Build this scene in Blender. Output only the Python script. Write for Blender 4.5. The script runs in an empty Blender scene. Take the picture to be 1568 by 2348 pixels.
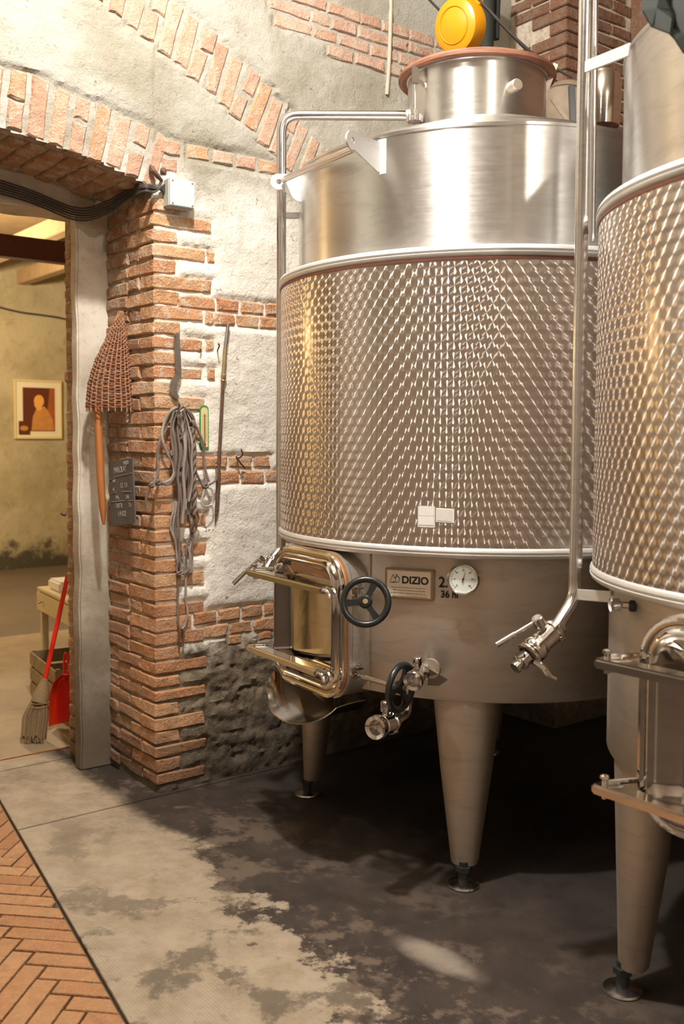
import bpy, bmesh, math, random
import numpy as np
from mathutils import Vector, Matrix

random.seed(7); RNG = np.random.default_rng(7)
SC = bpy.context.scene; COL = SC.collection
PI = math.pi

# ------------------------------------------------------------------ camera
F = 2283.0
PITCH = math.atan(127 / F); ROLL = 0.005; CY = 1127.0
O = Vector((0, 0, 1.6))
FW = Vector((0, math.cos(PITCH), -math.sin(PITCH)))
U0 = Vector((0, math.sin(PITCH), math.cos(PITCH)))
RX = Vector((1, 0, 0)) * math.cos(ROLL) + U0 * math.sin(ROLL)
UP = Vector((1, 0, 0)) * -math.sin(ROLL) + U0 * math.cos(ROLL)
cam_d = bpy.data.cameras.new('camera'); cam = bpy.data.objects.new('camera', cam_d); COL.objects.link(cam)
cam.matrix_world = Matrix(((RX.x, UP.x, -FW.x, O.x), (RX.y, UP.y, -FW.y, O.y), (RX.z, UP.z, -FW.z, O.z), (0, 0, 0, 1)))
cam_d.sensor_fit = 'HORIZONTAL'; cam_d.sensor_width = 24.0; cam_d.lens = 24.0 * F / 1568
cam_d.dof.use_dof = True; cam_d.dof.focus_distance = 3.85; cam_d.dof.aperture_fstop = 3.2
cam_d.clip_start = 0.05
cam_d.shift_y = -(1174 - CY) / 1568
SC.camera = cam

# ------------------------------------------------------------------ world, lamps, exposure
SC.view_settings.view_transform = 'Standard'; SC.view_settings.look = 'None'
SC.view_settings.exposure = 0.0; SC.view_settings.gamma = 1.0; SC.view_settings.use_curve_mapping = False
w = bpy.data.worlds.new('world'); SC.world = w; w.use_nodes = True
w.node_tree.nodes['Background'].inputs[0].default_value = (1, .8, .6, 1)
w.node_tree.nodes['Background'].inputs[1].default_value = 0.01

def lamp(name, loc, watts, col, r):
    d = bpy.data.lights.new(name, 'POINT'); d.energy = watts; d.color = col; d.shadow_soft_size = r
    o = bpy.data.objects.new(name, d); o.location = loc; COL.objects.link(o); return o
lamp('ceiling_lamp_light', (-.38, 2.60, 4.50), 540, (1, .97, .93), .08)
lamp('room_or_fill_light', (1.75, .1, 4.2), 150, (1, .92, .82), .07)
lamp('room_or_fill_light', (1.45, -4.54, 3.4), 70, (1, .88, .76), .4)  # added fill behind the camera, brightens walls the steel reflects
lamp('room_or_fill_light', (3.6, -2.5, 3.4), 55, (1, .88, .76), .4)  # added unseen fill, washes the rear walls for the tank reflections
lamp('room_or_fill_light', (-1.05, 1.1, 4.4), 42, (1, .92, .82), .06)
lamp('far_room_light', (-3.9, 8.6, 2.9), 420, (1, .79, .52), .10)
lamp('far_room_light', (-3.89, 5.80, 2.40), 38, (1, .66, .30), .07)

# ------------------------------------------------------------------ building frame: s along the brick wall, t into it
C = Vector((-.822, 4.375, 0)); A0 = math.radians(37.5)
UD = Vector((math.cos(A0), math.sin(A0), 0)); TD = Vector((-math.sin(A0), math.cos(A0), 0)); ZZ = Vector((0, 0, 1))
def W(s, t, z=0.0): return C + UD * s + TD * t + ZZ * z
def ray(px, py): return FW + RX * ((px - 784) / F) - UP * ((py - CY) / F)
def at(px, py, Y):
    d = ray(px, py); return O + d * (Y / d.y)
def on_wall(px, py, off=0.0):
    d = ray(px, py); n = -TD; t = ((C + n * off - O).dot(n)) / d.dot(n); return O + d * t
def on_floor(px, py, h=0.0):
    d = ray(px, py); return O + d * ((h - 1.6) / d.z)

# ------------------------------------------------------------------ helpers
class MB:
    def __init__(s): s.v = []; s.f = []; s.m = []
    def add(s, vs, fs, mi=0):
        b = len(s.v); s.v += [Vector(v) for v in vs]; s.f += [tuple(b + i for i in f) for f in fs]; s.m += [mi] * len(fs); return s
    def box(s, c, ax, size, mi=0):
        c = Vector(c); X, Y, Z = ax; a, b, d = size[0] / 2, size[1] / 2, size[2] / 2
        vs = [c + X * (a * i) + Y * (b * j) + Z * (d * k) for k in (-1, 1) for j in (-1, 1) for i in (-1, 1)]
        return s.add(vs, [(0, 2, 3, 1), (4, 5, 7, 6), (0, 1, 5, 4), (2, 6, 7, 3), (0, 4, 6, 2), (1, 3, 7, 5)], mi)
    def bbox(s, c, ax, size, ch=.003, mi=0):
        """box with chamfered edges"""
        bm = bmesh.new(); bmesh.ops.create_cube(bm, size=1)
        for v in bm.verts: v.co = Vector((v.co.x * size[0], v.co.y * size[1], v.co.z * size[2]))
        bmesh.ops.bevel(bm, geom=bm.edges[:], offset=min(ch, min(size) * .4), segments=2, affect='EDGES')
        c = Vector(c); X, Y, Z = ax; bm.verts.ensure_lookup_table()
        s.add([c + X * v.co.x + Y * v.co.y + Z * v.co.z for v in bm.verts], [[v.index for v in f.verts] for f in bm.faces], mi); bm.free(); return s
    def lathe(s, prof, o, d, n=24, cap=True, mi=0, sc=(1, 1), ref=None):
        """prof: list of (radius, distance along d)"""
        o = Vector(o); d = Vector(d).normalized(); X, Y = basis(d, ref); vs = []; fs = []
        for r, h in prof:
            for i in range(n):
                a = 2 * PI * i / n; vs.append(o + d * h + X * (r * sc[0] * math.cos(a)) + Y * (r * sc[1] * math.sin(a)))
        for j in range(len(prof) - 1):
            for i in range(n):
                fs.append((j * n + i, j * n + (i + 1) % n, (j + 1) * n + (i + 1) % n, (j + 1) * n + i))
        if cap:
            fs.append(tuple(range(n - 1, -1, -1))); k = (len(prof) - 1) * n; fs.append(tuple(k + i for i in range(n)))
        return s.add(vs, fs, mi)
    def cyl(s, a, b, r, n=16, r2=None, mi=0):
        a = Vector(a); b = Vector(b); return s.lathe([(r, 0), (r2 if r2 is not None else r, (b - a).length)], a, b - a, n, True, mi)
    def tube(s, pts, r, n=10, closed=False, mi=0, cap=True):
        pts = [Vector(p) for p in pts]; m = len(pts); vs = []; fs = []
        rs = r if isinstance(r, (list, tuple)) else [r] * m
        T = []
        for i in range(m):
            a = pts[(i - 1) % m] if (closed or i > 0) else pts[i]; b = pts[(i + 1) % m] if (closed or i < m - 1) else pts[i]
            T.append((b - a).normalized())
        X, Y = basis(T[0])
        for i in range(m):
            if i:
                X = (X - T[i] * X.dot(T[i])).normalized()
            Y = T[i].cross(X)
            for k in range(n):
                a = 2 * PI * k / n; vs.append(pts[i] + X * (rs[i] * math.cos(a)) + Y * (rs[i] * math.sin(a)))
        for j in range(m if closed else m - 1):
            j2 = (j + 1) % m
            for i in range(n): fs.append((j * n + i, j * n + (i + 1) % n, j2 * n + (i + 1) % n, j2 * n + i))
        if cap and not closed:
            fs.append(tuple(range(n - 1, -1, -1))); k = (m - 1) * n; fs.append(tuple(k + i for i in range(n)))
        return s.add(vs, fs, mi)
    def prism(s, poly, d, mi=0):
        """poly: 3D points of a flat outline, extruded by vector d"""
        n = len(poly); P = [Vector(p) for p in poly]; d = Vector(d)
        return s.add(P + [p + d for p in P], [tuple(range(n - 1, -1, -1)), tuple(range(n, 2 * n))] + [(i, (i + 1) % n, n + (i + 1) % n, n + i) for i in range(n)], mi)

def basis(d, ref=None):
    d = Vector(d).normalized()
    if ref is None: ref = ZZ if abs(d.z) < .9 else Vector((1, 0, 0))
    Y = d.cross(Vector(ref)).normalized(); X = Y.cross(d).normalized()
    return X, Y      # X is the part of ref square to d
def fillet(pts, r, k=8):
    pts = [Vector(p) for p in pts]; out = [pts[0]]
    for i in range(1, len(pts) - 1):
        a, b, c = pts[i - 1], pts[i], pts[i + 1]; u = (a - b).normalized(); v = (c - b).normalized()
        ang = u.angle(v); rr = r if not isinstance(r, (list, tuple)) else r[i - 1]
        L = min(rr / math.tan(ang / 2), (a - b).length * .49, (c - b).length * .49)
        p, q = b + u * L, b + v * L
        for j in range(k + 1):
            t = j / k; out.append(p * (1 - t) ** 2 + b * (2 * t * (1 - t)) + q * t * t)
    out.append(pts[-1]); return out
def spline(pts, k=8):
    P = [Vector(p) for p in pts]; out = []
    for i in range(len(P) - 1):
        p0, p1, p2, p3 = P[max(i - 1, 0)], P[i], P[i + 1], P[min(i + 2, len(P) - 1)]
        for j in range(k):
            t = j / k
            out.append(.5 * ((2 * p1) + (p2 - p0) * t + (2 * p0 - 5 * p1 + 4 * p2 - p3) * t * t + (3 * p1 - p0 - 3 * p2 + p3) * t ** 3))
    out.append(P[-1]); return out

WL = {}
def wl(o): return WL.get(o.name, Vector((0, 0, 0))) if o else Vector((0, 0, 0))
def obj(name, mb, mat, parent=None, smooth=True, origin=None, fix=True):
    if origin is None:
        if parent is not None: origin = wl(parent)
        else:
            xs = [v.x for v in mb.v]; ys = [v.y for v in mb.v]; zs = [v.z for v in mb.v]
            origin = Vector(((min(xs) + max(xs)) / 2, (min(ys) + max(ys)) / 2, min(zs)))
    origin = Vector(origin)
    me = bpy.data.meshes.new(name); me.from_pydata([tuple(v - origin) for v in mb.v], [], mb.f)
    mats = mat if isinstance(mat, (list, tuple)) else [mat]
    for m in mats: me.materials.append(m)
    if len(mats) > 1: me.polygons.foreach_set('material_index', mb.m)
    if fix:
        bm = bmesh.new(); bm.from_mesh(me); bmesh.ops.recalc_face_normals(bm, faces=bm.faces[:]); bm.to_mesh(me); bm.free()
    if smooth: me.shade_smooth()
    me.update()
    if smooth:
        try: me.set_sharp_from_angle(angle=math.radians(38))
        except Exception: pass
    o = bpy.data.objects.new(name, me); COL.objects.link(o)
    o.location = origin - wl(parent)
    if parent is not None: o.parent = parent
    WL[o.name] = origin; return o
def empty(name, loc, label=None, cat=None, group=None):
    o = bpy.data.objects.new(name, None); COL.objects.link(o); o.location = loc; o.empty_display_size = .1; WL[o.name] = Vector(loc)
    tag(o, label, cat, group); return o
def tag(o, label=None, cat=None, group=None, kind=None):
    if label: o['label'] = label
    if cat: o['category'] = cat
    if group: o['group'] = group
    if kind: o['kind'] = kind
    return o

# ------------------------------------------------------------------ materials
class N:
    def __init__(s, name):
        s.mat = bpy.data.materials.new(name); s.mat.use_nodes = True; s.t = s.mat.node_tree; s.b = s.t.nodes['Principled BSDF']
    def n(s, typ, **kw):
        nd = s.t.nodes.new(typ)
        for k, v in kw.items():
            if k.startswith('i_'): 
                key = k[2:]; key = int(key) if key.isdigit() else key
                s.put(nd.inputs[key], v)
            else: setattr(nd, k, v)
        return nd
    def put(s, sock, v):
        if isinstance(v, bpy.types.NodeSocket): s.t.links.new(v, sock)
        else:
            if isinstance(v, tuple) and len(v) == 3 and sock.type == 'RGBA': v = (*v, 1)
            sock.default_value = v
    def math(s, op, a, b=0.0, c=0.0, clamp=False):
        nd = s.n('ShaderNodeMath', operation=op, use_clamp=clamp); s.put(nd.inputs[0], a); s.put(nd.inputs[1], b)
        if op in ('MULTIPLY_ADD', 'COMPARE', 'SMOOTH_MIN'): s.put(nd.inputs[2], c)
        return nd.outputs[0]
    def vm(s, op, a, b=(0, 0, 0), out=0):
        nd = s.n('ShaderNodeVectorMath', operation=op); s.put(nd.inputs[0], a)
        if op == 'SCALE': s.put(nd.inputs[3], b)
        elif len(nd.inputs) > 1: s.put(nd.inputs[1], b)
        return nd.outputs['Value'] if op in ('DOT_PRODUCT', 'LENGTH') else nd.outputs[0]
    def noise(s, vec, scale, detail=4, rough=.6, dist=0):
        nd = s.n('ShaderNodeTexNoise'); s.put(nd.inputs['Scale'], scale); nd.inputs['Detail'].default_value = detail; nd.inputs['Roughness'].default_value = rough
        nd.inputs['Distortion'].default_value = dist
        if vec is not None: s.put(nd.inputs['Vector'], vec)
        return nd.outputs[0]
    def ss(s, x, lo, hi, a=0.0, b=1.0):
        nd = s.n('ShaderNodeMapRange', interpolation_type='SMOOTHSTEP'); s.put(nd.inputs[0], x)
        nd.inputs[1].default_value = lo; nd.inputs[2].default_value = hi; nd.inputs[3].default_value = a; nd.inputs[4].default_value = b; return nd.outputs[0]
    def mix(s, f, a, b, mode='MIX'):
        nd = s.n('ShaderNodeMix', data_type='RGBA', blend_type=mode); s.put(nd.inputs[0], f); s.put(nd.inputs[6], a); s.put(nd.inputs[7], b); return nd.outputs[2]
    def ramp(s, f, stops):
        nd = s.n('ShaderNodeValToRGB'); s.put(nd.inputs[0], f); el = nd.color_ramp.elements
        while len(el) < len(stops): el.new(.5)
        for e, (p, c) in zip(el, stops): e.position = p; e.color = (*c, 1)
        return nd.outputs[0]
    def pos(s): return s.n('ShaderNodeNewGeometry').outputs['Position']
    def bump(s, h, strength=.5, dist=.01):
        nd = s.n('ShaderNodeBump'); nd.inputs['Strength'].default_value = strength; nd.inputs['Distance'].default_value = dist; s.put(nd.inputs['Height'], h)
        s.t.links.new(nd.outputs[0], s.b.inputs['Normal'])
    def set(s, **kw):
        for k, v in kw.items(): s.put(s.b.inputs[{'col': 'Base Color', 'rough': 'Roughness', 'metal': 'Metallic', 'spec': 'Specular IOR Level', 'aniso': 'Anisotropic', 'tan': 'Tangent', 'trans': 'Transmission Weight', 'ior': 'IOR', 'em': 'Emission Color', 'es': 'Emission Strength', 'coat': 'Coat Weight'}[k]], v)
        return s.mat

def simple(name, col, rough=.6, metal=0.0, var=.12, scale=20, bump=0.0):
    m = N(name); p = m.pos(); n = m.noise(p, scale, 4)
    c = m.mix(n, tuple(x * (1 - var) for x in col), tuple(min(1, x * (1 + var)) for x in col))
    if bump: m.bump(m.noise(p, scale * 3, 5), bump, .004)
    return m.set(col=c, rough=rough, metal=metal)

def mat_brick(name, stops, dust, damp=True, lime=.30):
    m = N(name); p = m.pos(); rnd = m.n('ShaderNodeObjectInfo').outputs['Random']
    base = m.ramp(rnd, stops)
    n1 = m.noise(p, 26, 5, .65); n2 = m.noise(p, 120, 3, .6); n3 = m.noise(p, 9, 5, .7)
    c = m.mix(m.ss(n1, .35, .75), base, m.mix(.5, base, (.16, .07, .035)))
    c = m.mix(m.math('MULTIPLY', m.ss(n2, .55, .75), .35), c, (.62, .42, .28))
    zz = m.n('ShaderNodeSeparateXYZ', i_0=p).outputs[2]; lz = m.math('MULTIPLY', m.ss(zz, .4, 2.4, .45, 1.5), lime) if damp else lime
    c = m.mix(m.math('MULTIPLY', m.ss(m.math('ADD', m.noise(p, 13, 5, .75), m.math('MULTIPLY', m.math('SUBTRACT', n2, .5), .35)), .47, .60), lz), c, dust)
    if damp:
        z = m.n('ShaderNodeSeparateXYZ', i_0=p).outputs[2]
        k = m.ss(m.math('ADD', z, m.math('MULTIPLY', m.math('SUBTRACT', m.noise(p, 3, 4), .5), -.7)), .0, .42, .62, 0.0)
        c = m.mix(k, c, (.045, .032, .024))
    m.bump(m.math('ADD', m.math('MULTIPLY', n1, 1.4), m.math('ADD', m.math('MULTIPLY', n3, 1.2), m.math('MULTIPLY', n2, .6))), .9, .009)
    return m.set(col=c, rough=.92, spec=.25)
M = {}
M['brick'] = mat_brick('brick_orange', [(0, (.50, .23, .11)), (.3, (.60, .33, .17)), (.55, (.46, .21, .10)), (.8, (.66, .40, .22)), (1, (.56, .28, .14))], (.66, .57, .44), lime=.42)
M['brick_side'] = mat_brick('brick_brown', [(0, (.34, .19, .115)), (.35, (.46, .27, .16)), (.6, (.40, .21, .12)), (1, (.50, .30, .17))], (.54, .46, .35), lime=.55)
M['brick_arch'] = mat_brick('brick_pink', [(0, (.44, .27, .19)), (.35, (.50, .33, .24)), (.6, (.42, .25, .17)), (.85, (.52, .29, .15)), (1, (.47, .33, .25))], (.50, .44, .34), damp=False, lime=.55)
M['brick_shaded'] = mat_brick('brick_shaded', [(0, (.13, .065, .04)), (.5, (.19, .095, .055)), (1, (.16, .085, .05))], (.22, .17, .13), lime=.3)  # dim light around the pilaster is put into this brick colour

def mat_plaster():
    m = N('lime_plaster'); p = m.pos(); z = m.n('ShaderNodeSeparateXYZ', i_0=p).outputs[2]
    n1 = m.noise(p, 2.2, 6, .65); n2 = m.noise(p, 14, 6, .7); n3 = m.noise(p, 70, 4, .7); n4 = m.noise(p, 5.5, 4, .6, 1.0)
    c = m.mix(m.ss(n1, .35, .68), (.88, .84, .76), (.78, .73, .64))
    c = m.mix(m.math('MULTIPLY', m.ss(n2, .52, .75), .35), c, (.55, .48, .38))
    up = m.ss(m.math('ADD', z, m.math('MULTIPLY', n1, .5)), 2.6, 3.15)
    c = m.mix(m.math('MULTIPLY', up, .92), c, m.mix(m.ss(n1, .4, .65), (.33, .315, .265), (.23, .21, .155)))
    c = m.mix(m.math('MULTIPLY', m.ss(m.noise(p, 38, 3, .5, 1.5), .66, .71), .75), c, (.16, .12, .09))
    dz = m.math('ADD', z, m.math('MULTIPLY', m.math('SUBTRACT', n4, .5), -.45))
    k = m.ss(dz, .55, .80, 1.0, 0.0)
    dk = m.mix(m.ss(n2, .35, .65), (.27, .22, .155), (.12, .095, .068))
    c = m.mix(k, c, dk)
    k2 = m.ss(dz, .0, .40, .75, 0.0); c = m.mix(k2, c, (.045, .036, .028))
    m.bump(m.math('ADD', m.math('MULTIPLY', n2, 1.4), m.math('MULTIPLY', n3, .8)), .8, .008)
    return m.set(col=c, rough=.95, spec=.2)
M['plaster'] = mat_plaster()
def mat_mortar():
    m = N('lime_mortar'); p = m.pos(); z = m.n('ShaderNodeSeparateXYZ', i_0=p).outputs[2]
    n2 = m.noise(p, 22, 6, .7); n3 = m.noise(p, 90, 4, .7)
    c = m.mix(m.ss(n2, .35, .7), (.58, .50, .39), (.34, .27, .20))
    k = m.ss(m.math('ADD', z, m.math('MULTIPLY', m.math('SUBTRACT', m.noise(p, 4), .5), -.6)), .02, .6, .8, 0.0)
    c = m.mix(k, c, (.05, .04, .03)); m.bump(m.math('ADD', n2, m.math('MULTIPLY', n3, .5)), .9, .012)
    return m.set(col=c, rough=.95, spec=.2)
M['mortar'] = mat_mortar()
M['post'] = None
def mat_post():
    m = N('worn_concrete'); p = m.pos(); z = m.n('ShaderNodeSeparateXYZ', i_0=p).outputs[2]
    n1 = m.noise(p, 5, 5, .6); n2 = m.noise(p, 40, 5, .7)
    c = m.mix(m.ss(n1, .35, .65), (.66, .60, .50), (.50, .43, .33)); c = m.mix(m.math('MULTIPLY', m.ss(n2, .55, .7), .3), c, (.3, .23, .16))
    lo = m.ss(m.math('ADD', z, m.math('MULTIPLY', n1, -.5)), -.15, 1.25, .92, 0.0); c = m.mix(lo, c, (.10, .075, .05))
    m.bump(m.math('ADD', n1, m.math('MULTIPLY', n2, .5)), .5, .008); return m.set(col=c, rough=.9, spec=.25)
M['post'] = mat_post()

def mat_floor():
    m = N('concrete_stains_and_light'); p = m.pos(); rel = m.vm('SUBTRACT', p, tuple(C))
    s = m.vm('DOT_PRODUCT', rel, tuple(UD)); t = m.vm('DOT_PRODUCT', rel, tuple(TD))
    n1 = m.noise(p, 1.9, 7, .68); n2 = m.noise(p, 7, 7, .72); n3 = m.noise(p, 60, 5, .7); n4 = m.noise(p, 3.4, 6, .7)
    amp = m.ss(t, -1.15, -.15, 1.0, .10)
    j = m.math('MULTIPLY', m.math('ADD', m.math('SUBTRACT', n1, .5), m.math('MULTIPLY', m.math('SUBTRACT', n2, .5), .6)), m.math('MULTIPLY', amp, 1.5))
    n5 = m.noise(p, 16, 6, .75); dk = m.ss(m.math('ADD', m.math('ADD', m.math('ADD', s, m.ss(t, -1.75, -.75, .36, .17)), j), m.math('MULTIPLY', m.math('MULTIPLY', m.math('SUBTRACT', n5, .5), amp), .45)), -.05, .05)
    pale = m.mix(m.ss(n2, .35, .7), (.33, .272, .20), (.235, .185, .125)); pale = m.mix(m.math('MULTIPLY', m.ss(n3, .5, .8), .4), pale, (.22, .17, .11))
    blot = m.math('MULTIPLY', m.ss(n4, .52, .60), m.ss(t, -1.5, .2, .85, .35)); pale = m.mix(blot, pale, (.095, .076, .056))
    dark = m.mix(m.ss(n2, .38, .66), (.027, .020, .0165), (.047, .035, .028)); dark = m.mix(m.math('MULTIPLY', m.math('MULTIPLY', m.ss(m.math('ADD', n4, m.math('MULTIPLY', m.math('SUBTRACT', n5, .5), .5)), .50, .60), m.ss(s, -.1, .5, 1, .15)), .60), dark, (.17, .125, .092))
    dark = m.mix(m.ss(s, .25, .95, 0, .65), dark, (.014, .012, .011))  # shade under the tanks, put into the floor colour
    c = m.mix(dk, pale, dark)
    # pool of reflected light in front of the tank, painted into the colour
    q = m.vm('SUBTRACT', p, (.30, 2.98, 0)); qa = m.vm('DOT_PRODUCT', q, (.70, -.71, 0)); qb = m.vm('DOT_PRODUCT', q, (.71, .70, 0))
    dd = m.math('ADD', m.math('POWER', m.math('DIVIDE', qa, .19), 2.0), m.math('POWER', m.math('DIVIDE', qb, .07), 2.0)); dd = m.math('ADD', dd, m.math('ADD', m.math('MULTIPLY', n2, 1.2), m.math('MULTIPLY', n1, .8)))
    c = m.mix(m.ss(dd, .9, 2.2, .8, 0.0), c, (.34, .29, .24))
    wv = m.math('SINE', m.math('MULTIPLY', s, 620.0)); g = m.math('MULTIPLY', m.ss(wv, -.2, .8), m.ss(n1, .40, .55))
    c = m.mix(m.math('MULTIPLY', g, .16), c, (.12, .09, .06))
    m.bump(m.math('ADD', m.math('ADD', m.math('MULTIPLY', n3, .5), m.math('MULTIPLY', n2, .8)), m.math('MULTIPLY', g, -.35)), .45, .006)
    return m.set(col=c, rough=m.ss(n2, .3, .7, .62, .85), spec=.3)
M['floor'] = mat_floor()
def mat_farfloor():
    m = N('far_concrete'); p = m.pos(); rel = m.vm('SUBTRACT', p, tuple(C)); t = m.vm('DOT_PRODUCT', rel, tuple(TD))
    n1 = m.noise(p, 1.5, 6, .65); n2 = m.noise(p, 9, 6, .7)
    c = m.mix(m.ss(n1, .35, .65), (.30, .23, .14), (.22, .165, .10)); c = m.mix(m.math('MULTIPLY', m.ss(n2, .5, .7), .5), c, (.16, .12, .075))
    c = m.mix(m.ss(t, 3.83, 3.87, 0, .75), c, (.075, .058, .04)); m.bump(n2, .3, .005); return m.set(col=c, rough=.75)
M['farfloor'] = mat_farfloor()
M['tile'] = mat_brick('terracotta_tile', [(0, (.36, .185, .085)), (.4, (.41, .22, .105)), (.7, (.34, .165, .075)), (1, (.44, .245, .12))], (.38, .26, .15), damp=False, lime=.25)
M['grout'] = simple('dark_grout', (.09, .065, .045), .9, var=.3)
def mat_farwall():
    m = N('ochre_plaster'); p = m.pos(); z = m.n('ShaderNodeSeparateXYZ', i_0=p).outputs[2]
    n1 = m.noise(p, 1.6, 6, .65); n2 = m.noise(p, 6, 6, .7)
    c = m.mix(m.ss(n1, .35, .65), (.50, .43, .27), (.38, .32, .18)); c = m.mix(m.math('MULTIPLY', m.ss(n2, .5, .75), .5), c, (.22, .18, .09))
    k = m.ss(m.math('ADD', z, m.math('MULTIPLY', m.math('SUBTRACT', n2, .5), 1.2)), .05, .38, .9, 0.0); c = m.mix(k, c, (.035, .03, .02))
    m.bump(n2, .5, .03); return m.set(col=c, rough=.95)
M['farwall'] = mat_farwall()
M['roomwall'] = simple('room_plaster', (.56, .47, .38), .95, var=.3, scale=2.5)
M['ceil'] = simple('ceiling_plaster', (.40, .34, .26), .95, var=.2, scale=2)
M['beam'] = simple('painted_beam', (.075, .022, .016), .6, var=.3)
M['rafter'] = simple('rafter_wood', (.36, .24, .12), .8, var=.3, scale=8)

def mat_steel(name, col=(.68, .665, .64), rough=.37, aniso=.9, tangent='Z', smear=.14):
    m = N(name); p = m.pos()
    oc = m.n('ShaderNodeTexCoord').outputs['Object']
    st = m.n('ShaderNodeMapping'); st.inputs['Scale'].default_value = (3, 3, 160); m.t.links.new(oc, st.inputs[0])
    n1 = m.noise(st.outputs[0], 1.0, 3, .6); n2 = m.noise(p, 3.5, 5, .65); n3 = m.noise(p, 30, 4, .7)
    dg = m.n('ShaderNodeMapping'); dg.inputs['Rotation'].default_value = (0, .7, .3); dg.inputs['Scale'].default_value = (2, 2, 9); m.t.links.new(p, dg.inputs[0]); n4 = m.noise(dg.outputs[0], 2.0, 7, .75, .6)
    c = m.mix(m.math('MULTIPLY', n2, .5), col, tuple(x * .78 for x in col)); c = m.mix(m.math('MULTIPLY', m.ss(n4, .45, .65), .35), c, tuple(x * .6 for x in col))
    r = m.math('ADD', m.math('MULTIPLY', m.math('SUBTRACT', n1, .5), smear), m.math('ADD', rough, m.math('MULTIPLY', m.math('ADD', m.math('SUBTRACT', n3, .5), m.math('MULTIPLY', m.math('SUBTRACT', n4, .5), 1.6)), smear)))
    kw = {}
    if aniso:
        kw['aniso'] = aniso; kw['tan'] = m.n('ShaderNodeCombineXYZ', i_2=1.0).outputs[0]
    return m.set(col=c, rough=r, metal=1.0, **kw)
M['steel'] = mat_steel('brushed_steel')
M['steel_skirt'] = mat_steel('brushed_steel_skirt', (.66, .60, .53), .56, .35)
M['steel_leg'] = mat_steel('satin_steel', (.56, .49, .41), .56, 0)
M['ring'] = mat_steel('satin_ring_steel', (.74, .73, .71), .60, 0, smear=.06); M['ring'].node_tree.nodes['Principled BSDF'].inputs['Metallic'].default_value = .75
M['pol'] = mat_steel('polished_steel', (.72, .69, .66), .13, 0, smear=.05)
M['mirror'] = mat_steel('mirror_steel', (.68, .64, .60), .07, 0, smear=.03)
M['pipe'] = mat_steel('pipe_steel', (.70, .68, .66), .22, 0, smear=.10)

def mat_jacket(R, cnt, name):
    sx = 2 * PI * R / cnt; sy = .063
    m = N(name); oc = m.n('ShaderNodeTexCoord').outputs['Object']; sp = m.n('ShaderNodeSeparateXYZ', i_0=oc)
    x, y, z = sp.outputs
    th = m.math('ARCTAN2', y, x); u = m.math('MULTIPLY', th, R)
    def cell(off):
        cu = m.math('MULTIPLY', m.math('ADD', m.math('ROUND', m.math('SUBTRACT', m.math('DIVIDE', u, sx), off)), off), sx)
        cv = m.math('MULTIPLY', m.math('ADD', m.math('ROUND', m.math('SUBTRACT', m.math('DIVIDE', z, sy), off)), off), sy)
        du = m.math('SUBTRACT', u, cu); dv = m.math('SUBTRACT', z, cv)
        d2 = m.math('ADD', m.math('MULTIPLY', du, du), m.math('MULTIPLY', m.math('MULTIPLY', dv, dv), .62)); return du, dv, d2
    a = cell(0.0); b = cell(.5); k = m.math('LESS_THAN', a[2], b[2])
    def sel(i):
        nd = m.n('ShaderNodeMix', data_type='FLOAT'); m.put(nd.inputs[0], k); m.put(nd.inputs[2], b[i]); m.put(nd.inputs[3], a[i]); return nd.outputs[0]
    du, dv, d2 = sel(0), sel(1), sel(2)
    r = m.math('SQRT', m.math('ADD', m.math('MULTIPLY', du, du), m.math('MULTIPLY', dv, dv)))
    ir = m.math('DIVIDE', 1.0, m.math('MAXIMUM', r, .0005)); rr = m.math('SQRT', m.math('ADD', m.math('MULTIPLY', x, x), m.math('MULTIPLY', y, y)))
    cx = m.math('MULTIPLY', m.math('DIVIDE', m.math('MULTIPLY', y, -1.0), rr), m.math('MULTIPLY', du, ir)); cy = m.math('MULTIPLY', m.math('DIVIDE', x, rr), m.math('MULTIPLY', du, ir))
    tv = m.n('ShaderNodeCombineXYZ', i_0=cx, i_1=cy, i_2=m.math('MULTIPLY', dv, ir)).outputs[0]
    n2 = m.noise(m.pos(), 3, 5, .65); edge = m.ss(d2, .00018, .00045)
    c = m.mix(m.math('MULTIPLY', n2, .55), (.68, .61, .555), (.52, .455, .40)); c = m.mix(m.math('MULTIPLY', edge, .25), c, (.42, .38, .35))
    return m.set(col=c, rough=m.math('ADD', .34, m.math('MULTIPLY', edge, .05)), metal=1.0, aniso=1.0, tan=tv)
M['black'] = simple('black_bakelite', (.012, .014, .014), .28, var=.3)
M['rubber'] = simple('black_rubber', (.02, .02, .02), .6)
M['seal'] = simple('brown_seal', (.11, .035, .02), .6)
M['gasket'] = simple('amber_gasket', (.50, .20, .05), .35)
def mat_ply():
    m = N('brown_ply'); oc = m.n('ShaderNodeTexCoord').outputs['Object']; mp = m.n('ShaderNodeMapping'); mp.inputs['Scale'].default_value = (6, 6, 130); m.t.links.new(oc, mp.inputs[0])
    n = m.noise(mp.outputs[0], 1.0, 4, .6); c = m.ramp(n, [(.3, (.09, .032, .018)), (.5, (.22, .09, .048)), (.7, (.33, .16, .09))]); m.bump(n, .5, .004); return m.set(col=c, rough=.7)
M['ply'] = mat_ply()
M['white'] = simple('white_paper', (.88, .87, .85), .7, var=.05, scale=60)
M['paperworn'] = simple('worn_paper', (.78, .75, .70), .8, var=.12, scale=60)
M['dial'] = simple('dial_face', (.80, .87, .82), .3, var=.03)
M['ink'] = simple('black_ink', (.012, .010, .010), .6)
M['plate'] = simple('engraved_plate', (.58, .48, .38), .45, var=.06)
M['platef'] = simple('plate_border', (.36, .26, .17), .4, metal=.6)
M['yellow'] = simple('yellow_plastic', (.62, .26, .003), .35, var=.05)
M['boxgrey'] = simple('grey_plastic_box', (.42, .42, .38), .5, var=.06)
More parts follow.
